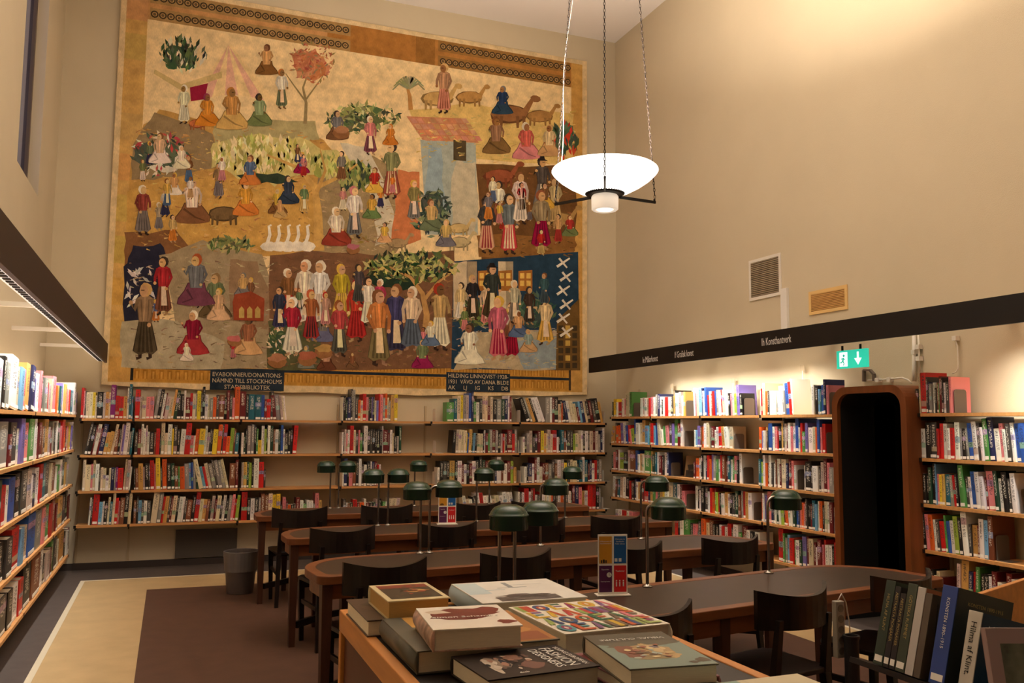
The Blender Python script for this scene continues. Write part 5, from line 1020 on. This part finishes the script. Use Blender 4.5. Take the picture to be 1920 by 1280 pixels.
# 6 big grey-spined book under the red and white one
def art6(t, hx, hy, th): ppoly(t, th, [(rc(-hx*.72, hx*.98, -hy*.96, hy*.96), (176, 118, 60)), (rc(-hx*.72, -hx*.3, -hy*.1, hy*.96), (190, 144, 72)), (rc(-hx*.74, -hx*.1, hy*.1, hy*.3), (96, 92, 76)), (rc(-hx*.2, hx*.9, -hy*.9, -hy*.45), (150, 84, 52)), (ell(hx*.55, -hy*.3, hx*.3, hy*.2, 12, .2), (196, 140, 80))])
b6 = flatbook('art_book', 'big book with rounded grey cloth spine along the left table edge', (.702, 2.095), (.345, .345), TZ, .050, S(96, 96, 86), 'L', 0, art6)
# 4 thick red and white book
def art4(t, hx, hy, th):
    ppoly(t, th, [(ell(-hx*.1, hy*.25, hx*.82, hy*.5, 22, .22), (116, 40, 30)), (ell(hx*.5, hy*.5, hx*.4, hy*.3, 14, .3), (124, 46, 34)), (ell(-hx*.6, hy*.5, hx*.3, hy*.18, 10, .3), (214, 196, 176)), (ell(hx*.75, -hy*.6, hx*.22, hy*.16, 12, .3), (120, 44, 32)), (ell(-hx*.2, -hy*.1, hx*.5, hy*.2, 14, .25), (110, 36, 28))])
    flat_text(t, "Simon Schama's", .020, -hx*.05, -hy*.03, th, -.03, white_ink, 1.25)
flatbook('art_book', 'thick white and dark red book on top of the grey-spined one', (.672, 2.005), (.205, .235), TZ+.0512, .048, S(238, 230, 216), 'L', -.10, art4, edge=mat('white_red_spine', S(196, 160, 140), .4, var=.5, vscale=30))
# 5 colourful alphabet book
def art5(t, hx, hy, th):
    P_ = [(40, 100, 70), (206, 130, 50), (150, 170, 90), (50, 80, 130), (206, 170, 50), (190, 60, 60), (120, 80, 130), (214, 120, 130), (70, 140, 150), (140, 30, 90), (110, 90, 70), (196, 84, 40)]
    pc = []
    for r in range(4):
        for c in range(6):
            cx, cy_ = -hx*.80+c*hx*.315, hy*.74-r*hy*.48; w, h = hx*.142, hy*.215; col = ra_.choice(P_); c2 = ra_.choice(P_); c3 = ra_.choice(P_); f = ra_.randint(0, 3)
            if f == 0: pc += [(ell(cx, cy_, w, h, 16, 0), col), (ell(cx, cy_, w*.55, h*.6, 12, 0), c2), (ell(cx, cy_, w*.22, h*.32, 10, 0), (226, 216, 196))]
            elif f == 1: pc += [(rc(cx-w, cx-w*.3, cy_-h, cy_+h), col), (rc(cx-w*.3, cx+w*.4, cy_-h, cy_+h), c2), (rc(cx+w*.4, cx+w, cy_-h, cy_+h), c3)]
            elif f == 2: pc += [([(cx-w, cy_-h), (cx-w*.3, cy_-h), (cx+w*.3, cy_+h), (cx-w*.3, cy_+h)], col), ([(cx+w, cy_-h), (cx+w*.3, cy_-h), (cx-w*.1, cy_+h), (cx+w*.3, cy_+h)], c2)]
            else: pc += [(rc(cx-w, cx-w*.35, cy_-h, cy_+h), col), (rc(cx-w*.35, cx+w, cy_+h*.55, cy_+h), c2), (rc(cx-w*.35, cx+w*.8, cy_-h*.15, cy_+h*.2), c3), (rc(cx-w*.35, cx+w, cy_-h, cy_-h*.6), col)]
    ppoly(t, th, pc, 'letter_print')
flatbook('art_book', 'white book covered in multicoloured letter shapes, right of centre', (1.047, 2.135), (.30, .335), TZ, 0.050, S(238, 230, 212), 'R', .05, art5)
# 7 black fashion book
def art7(t, hx, hy, th):
    ppoly(t, th, [(ell(-hx*.45, hy*.1, hx*.22, hy*.5, 12, .3), (150, 130, 112)), (ell(-hx*.62, -hy*.1, hx*.08, hy*.6, 10, .2), (196, 180, 160)), (ell(-hx*.1, hy*.35, hx*.16, hy*.22, 10, .2), (150, 112, 96)), (ell(hx*.02, -hy*.3, hx*.2, hy*.3, 12, .3), (120, 84, 74)), (ell(-hx*.35, hy*.0, hx*.06, hy*.3, 8, .2), (58, 60, 72))]
      + [(ell(hx*ra_.uniform(-.7, .15), hy*ra_.uniform(-.5, .6), hx*ra_.uniform(.02, .07), hy*ra_.uniform(.05, .16), 8, .25), ra_.choice(((206, 190, 172), (170, 126, 106), (110, 84, 74), (70, 60, 58), (32, 28, 28)))) for _ in range(22)])
    for body, s_, x in (('YOUNG EUROPEAN', .017, hx*.86), ('FASHION', .037, hx*.64), ('DESIGNERS', .030, hx*.40)): flat_text(t, body, s_, x, 0, th, -PI/2, white_ink, 1.0)
    flat_text(t, 'daab', .012, -hx*.3, -hy*.8, th, 0, white_ink)
flatbook('art_book', 'black book titled fashion designers at the near table edge', (.738, 1.808), (.262, .198), TZ, .040, S(44, 36, 32), 'F', .08, art7)
# 9 multicoloured book under visual culture
def art9(t, hx, hy, th): ppoly(t, th, [(rc(-hx*.95, hx, hy*.2, hy*.9), (130, 60, 66)), ([(-hx*.9, -hy*.9), (-hx*.3, -hy*.9), (-hx*.6, hy*.2), (-hx*.95, hy*.2)], (196, 120, 130)), (ell(-hx*.5, -hy*.3, hx*.3, hy*.3, 10, .3), (196, 170, 90)), (ell(-hx*.7, hy*.5, hx*.2, hy*.2, 10, .3), (160, 90, 60))])
flatbook('art_book', 'pink and maroon patterned book, mostly hidden under visual culture book', (.995, 1.745), (.21, .27), TZ, .026, S(150, 96, 100), 'R', .03, art9)
# 8 visual culture
def art8(t, hx, hy, th):
    ppoly(t, th, [(rc(-hx*.99, hx*.99, hy*.36, hy*.99), (84, 78, 64)), (rc(-hx*.99, hx*.99, -hy*.99, hy*.36), (126, 144, 132)), (ell(0, hy*.3, hx*.95, hy*.18, 20, .2), (96, 92, 76)), (ell(hx*.05, -hy*.1, hx*.5, hy*.38, 20, .22), (176, 146, 100)), (ell(-hx*.45, -hy*.1, hx*.3, hy*.35, 16, .3), (132, 78, 58)), (ell(hx*.15, 0, hx*.2, hy*.24, 14, .2), (206, 180, 130)), (ell(hx*.3, -hy*.45, hx*.25, hy*.12, 12, .3), (190, 160, 110)), (ell(-hx*.1, -hy*.5, hx*.4, hy*.1, 12, .3), (150, 130, 90)), (rc(hx*.12, hx*.32, hy*.02, hy*.16), (120, 104, 110)), (ell(hx*.8, -hy*.75, hx*.16, hy*.12, 10, .3), (84, 70, 52)), (ell(hx*.55, -hy*.85, hx*.12, hy*.06, 10, .3), (90, 78, 60))]
      + [(ell(hx*ra_.uniform(-.6, .5), hy*ra_.uniform(-.5, .25), hx*ra_.uniform(.05, .14), hy*ra_.uniform(.03, .08), 9, .25), ra_.choice(((222, 200, 150), (150, 90, 66), (196, 168, 118), (106, 84, 62), (170, 180, 168)))) for _ in range(26)])
    flat_text(t, 'VISUAL CULTURE', .019, 0, hy*.62, th, PI, white_ink, 1.05); flat_text(t, 'VISUAL', .0001, 0, 0, th, 0, white_ink) if 0 else None
flatbook('art_book', 'grey-green book titled visual culture at the right of the pile', (.988, 1.715), (.195, .285), TZ+.0264, .040, S(96, 90, 76), 'F', -.12, art8)
# 10 cream and teal architecture book
def art10(t, hx, hy, th):
    ppoly(t, th, [(rc(-hx*.72, hx*.12, -hy*.96, hy*.99), (130, 160, 152)), ([(-hx*.6, hy*.4), (hx*.1, hy*.8), (hx*.1, hy*.9), (-hx*.6, hy*.6)], (150, 178, 168)), (rc(-hx*.1, hx*.1, hy*.0, hy*.4), (76, 92, 90)), (rc(-hx*.4, -hx*.15, -hy*.2, hy*.3), (100, 124, 120)), (rc(hx*.2, hx*.205, -hy*.96, hy*.99), (170, 160, 136))])
    flat_text(t, 'ARCHITECTURE', .020, hx*.52, -hy*.1, th, PI, black_ink)
flatbook('art_book', 'cream and teal book nearest the camera at bottom edge', (1.075, 1.41), (.35, .27), TZ, .034, S(206, 194, 162), 'R', .0, art10)

# ------------------------------------------------------------------ tilted rack of standing art books on the right
RK = thing('book_rack', 'low wooden browsing rack holding tilted art books at right', 'book rack', (2.40, 2.15, 0)); R0 = RK.location.copy()
def rbox(name, m_, x0, x1, y0, y1, z0, z1): return MB().box(x0-R0.x, x1-R0.x, y0-R0.y, y1-R0.y, z0, z1).build(name, m_, RK, bevel=.003)
ct, st_ = math.cos(math.radians(15)), math.sin(math.radians(15))
MB().obox((2.39+.15*ct-.0105*st_-R0.x, 2.19-R0.y, .704-.15*st_-.0105*ct), (.155*ct, 0, -.155*st_), (0, .46, 0), (.0095*st_, 0, .0095*ct)).build('trough_floor', dark_wood, RK)
rbox('plinth', light_wood, 2.46, 2.64, 1.78, 2.58, .005, .600)
MB().obox((2.39+.305*ct+.06*st_-R0.x, 2.12-R0.y, .704-.305*ct*0-.305*st_+.06*ct), (.008*ct, 0, -.008*st_), (0, .38, 0), (.07*st_, 0, .07*ct)).build('back_rest', dark_wood, RK)
cb_ = thing('wooden_screen', 'light wooden panel end showing behind the tilted books', 'panel', (2.86, 2.54, .005), math.radians(21))
MB().box(0, .85, 0, .022, .0, .90).build('panel', light_wood, cb_, bevel=.003); MB().box(.05, .80, .0225, .20, .40, .42).build('shelf', light_wood, cb_)
TILT = math.radians(15)
def standbook(label, y, t, d, h, col, ttl=None, tcol=None, sticker=True, x=2.395, spinecol=None, tsize=.018, tpos=.62, art=None):
    """upright book, spine towards -x, tilted back; y = its far side, thickness t along -y"""
    o = thing('art_book', label, 'book', (x, y, .7055), 0, 'art books standing in the browsing rack')
    o.rotation_euler = (0, TILT, 0)
    key = label[:30].replace(' ', '_'); cm = mat('stand_'+key, col, .36, var=.08, vscale=14); sm = mat('standspine_'+key, spinecol, .4) if spinecol else cm
    L = h*math.sin(TILT)*0
    MB().box(.004, d, -t, -t+.003, 0, h).box(.004, d, -.003, 0, 0, h).build('cover', cm, o)
    MB().box(0, .0039, -t, 0, 0, h).build('spine', sm, o, bevel=.0015)
    MB().box(.0045, d-.004, -t+.0032, -.0032, .003, h-.003).build('pages', paper, o)
    if sticker: MB().box(-.0008, -.0001, -t*.88, -t*.12, .012, .034).build('spine_label', label_m, o)
    if ttl: text(ttl, min(tsize, t*.62), tcol or white_ink, o, 'title', basis((0, 0, -1), (0, -1, 0), (-.0012, -t/2, h*tpos)) if 0 else basis((0, 0, -1), (0, -1, 0), (-.0012, -t/2, h*tpos)), .0002)
    if art: art(o, t, d, h)
    return o
gold = mat('gold_ink', S(170, 150, 90), .5)
def covtext(o, t, d, h, lines, m_):
    for body, s_, x, z in lines: text(body, s_, m_, o, 'cover_title', basis((1, 0, 0), (0, 0, 1), (x, -t-.0006, z)), .0002)
y = 2.548
standbook('dark green book, leftmost in the browsing rack', y, .045, .21, .30, S(44, 58, 46), 'HILMA AF KLINT', gold); y -= .047
standbook('thin black book with white cover edge beside the dark green', y, .026, .22, .285, S(34, 30, 32), 'ABSTRAKTA PIONJÄRER', gold); y -= .028
standbook('second thin black book in the browsing rack', y, .025, .21, .265, S(40, 34, 34), 'ABSTRAKTA PIONJÄRER', gold); y -= .027
standbook('olive green book fourth from left in the browsing rack', y, .042, .23, .305, S(62, 70, 54), 'GÖTISKA RUMMET', gold); y -= .045
standbook('rust brown book with a white spine in the rack', y, .034, .24, .30, S(134, 76, 48), None, None, False, spinecol=S(190, 184, 178)); y -= .037
def artT(o, t, d, h):
    mb = MB()
    for k in range(9): mb.bar((.05+.015*k, -t-.0004, .02), (.03+.02*k, -t-.0004, h*.9-.01*k), .002, .0004, (0, 1, 0))
    mb.build('branch_print', black_ink, o)
standbook('dark book with bare tree branches on its cover', y, .028, .22, .285, S(92, 80, 66), None, None, False, art=artT); y -= .064
def artK(o, t, d, h): covtext(o, t, d, h, (('KONSTEN 1890-1915', .018, d*.52, h*.86),), gold)
standbook('blue-spined art history book in the browsing rack', y, .062, .26, .325, S(58, 62, 56), 'KONSTEN 1890–1915', white_ink, True, spinecol=S(44, 70, 140), art=artK); y -= .115
def artH(o, t, d, h): covtext(o, t, d, h, (('Hilma', .045, d*.42, h*.80), ('af Klint', .045, d*.46, h*.58)), mat('pale_title', S(150, 170, 176), .5))
standbook('blue book with pale grey spine and large name on cover', y, .052, .20, .262, S(30, 62, 88), 'Hilma af Klint.', black_ink, False, spinecol=S(196, 190, 176), tsize=.03, tpos=.55, art=artH)
# face-on book at the bottom right corner
pc = ony(1860, 1198, 1.45)
fb = thing('art_book', 'pale pink framed cover cropped at the bottom right corner', 'book', (pc.x+.085, 1.50, pc.z-.30)); fb.rotation_euler = (math.radians(-12), 0, math.radians(-20))
MB().box(0, .24, 0, .003, 0, .30).box(0, .24, .019, .022, 0, .30).box(0, .003, .0031, .0189, 0, .30).build('cover', mat('pale_pink_cover', S(176, 152, 150), .4), fb, bevel=.001)
MB().box(.0035, .236, .0035, .0185, .003, .297).build('pages', paper, fb)
MB().box(.03, .22, -.0006, -.0001, .03, .265).build('cover_print', mat('misty_print', S(120, 124, 108), .4, var=.5, vscale=18), fb)
fs = thing('book_stand', 'dark stand holding the pale pink framed book', 'stand', (pc.x+.185, 1.47, .005))
MB().box(-.14, .16, -.09, .10, pc.z-.326, pc.z-.3085).build('ledge', dark_wood, fs); MB().box(-.02, .04, .02, .08, 0, pc.z-.3265).build('post', dark_wood, fs)

# ------------------------------------------------------------------ power strip and post beside the nearest table
ps = thing('power_strip', 'grey power strip hanging upright beside the nearest table', 'power strip', (2.93, 3.05, .30))
d_ = onz(1575, 1190, .45)
ps.location = ony(1574, 1232, 3.05); 
MB().box(-.022, .022, -.015, .015, 0, .235).build('housing', mat('strip_grey', S(150, 144, 132), .5), ps, bevel=.004)
for k in range(5): MB().lathe([(.0, 0), (.016, 0), (.016, .002), (.012, .002), (.011, .001), (0, .001)], 18).build('socket', mat('socket_grey', S(110, 104, 96), .5), ps).matrix_local = Matrix.Translation((0, -.0151, .03+k*.044)) @ Matrix.Rotation(PI/2, 4, 'X')
MB().tube([(.0, .0, .236), (.02, .0, .262), (.06, .02, .22), (.085, .03, .13), (.088, .03, .05)], .003, 6).build('cord', white_metal, ps, smooth=True)
pp = ony(1596, 1190, 3.0)
po = thing('post', 'black round post with rimmed top beside the power strip', 'post', (pp.x, 3.0, .005))
MB().lathe([(.030, 0), (.030, pp.z-.02), (.034, pp.z-.02), (.034, pp.z-.006), (.026, pp.z-.006), (.024, pp.z-.03), (0, pp.z-.03)], 24).build('tube', black_ink, po, smooth=False)

# lone cover propped face-out in the gap of the third right-hand shelf
lc = thing('book', 'lone tan cover propped face-out on the third right-wall shelf', 'book', (5.33, wallcoord('R', 1270, .99), .9895)); lc.rotation_euler = (math.radians(-12), 0, math.radians(-62))
MB().box(0, .17, 0, .002, 0, .235).box(0, .17, .012, .014, 0, .235).box(0, .002, .0021, .0119, 0, .235).build('cover', mat('tan_cover', S(150, 122, 84), .5), lc)
MB().box(.0025, .168, .0025, .0115, .002, .233).build('pages', paper, lc)
MB().box(.012, .158, -.0006, -.0001, .0, .075).obox((.085, -.0004, .11), (.05, 0, .006), (0, .0002, 0), (-.01, 0, .03)).build('cover_print', mat('dark_print', S(52, 44, 36), .5, var=.4, vscale=30), lc)
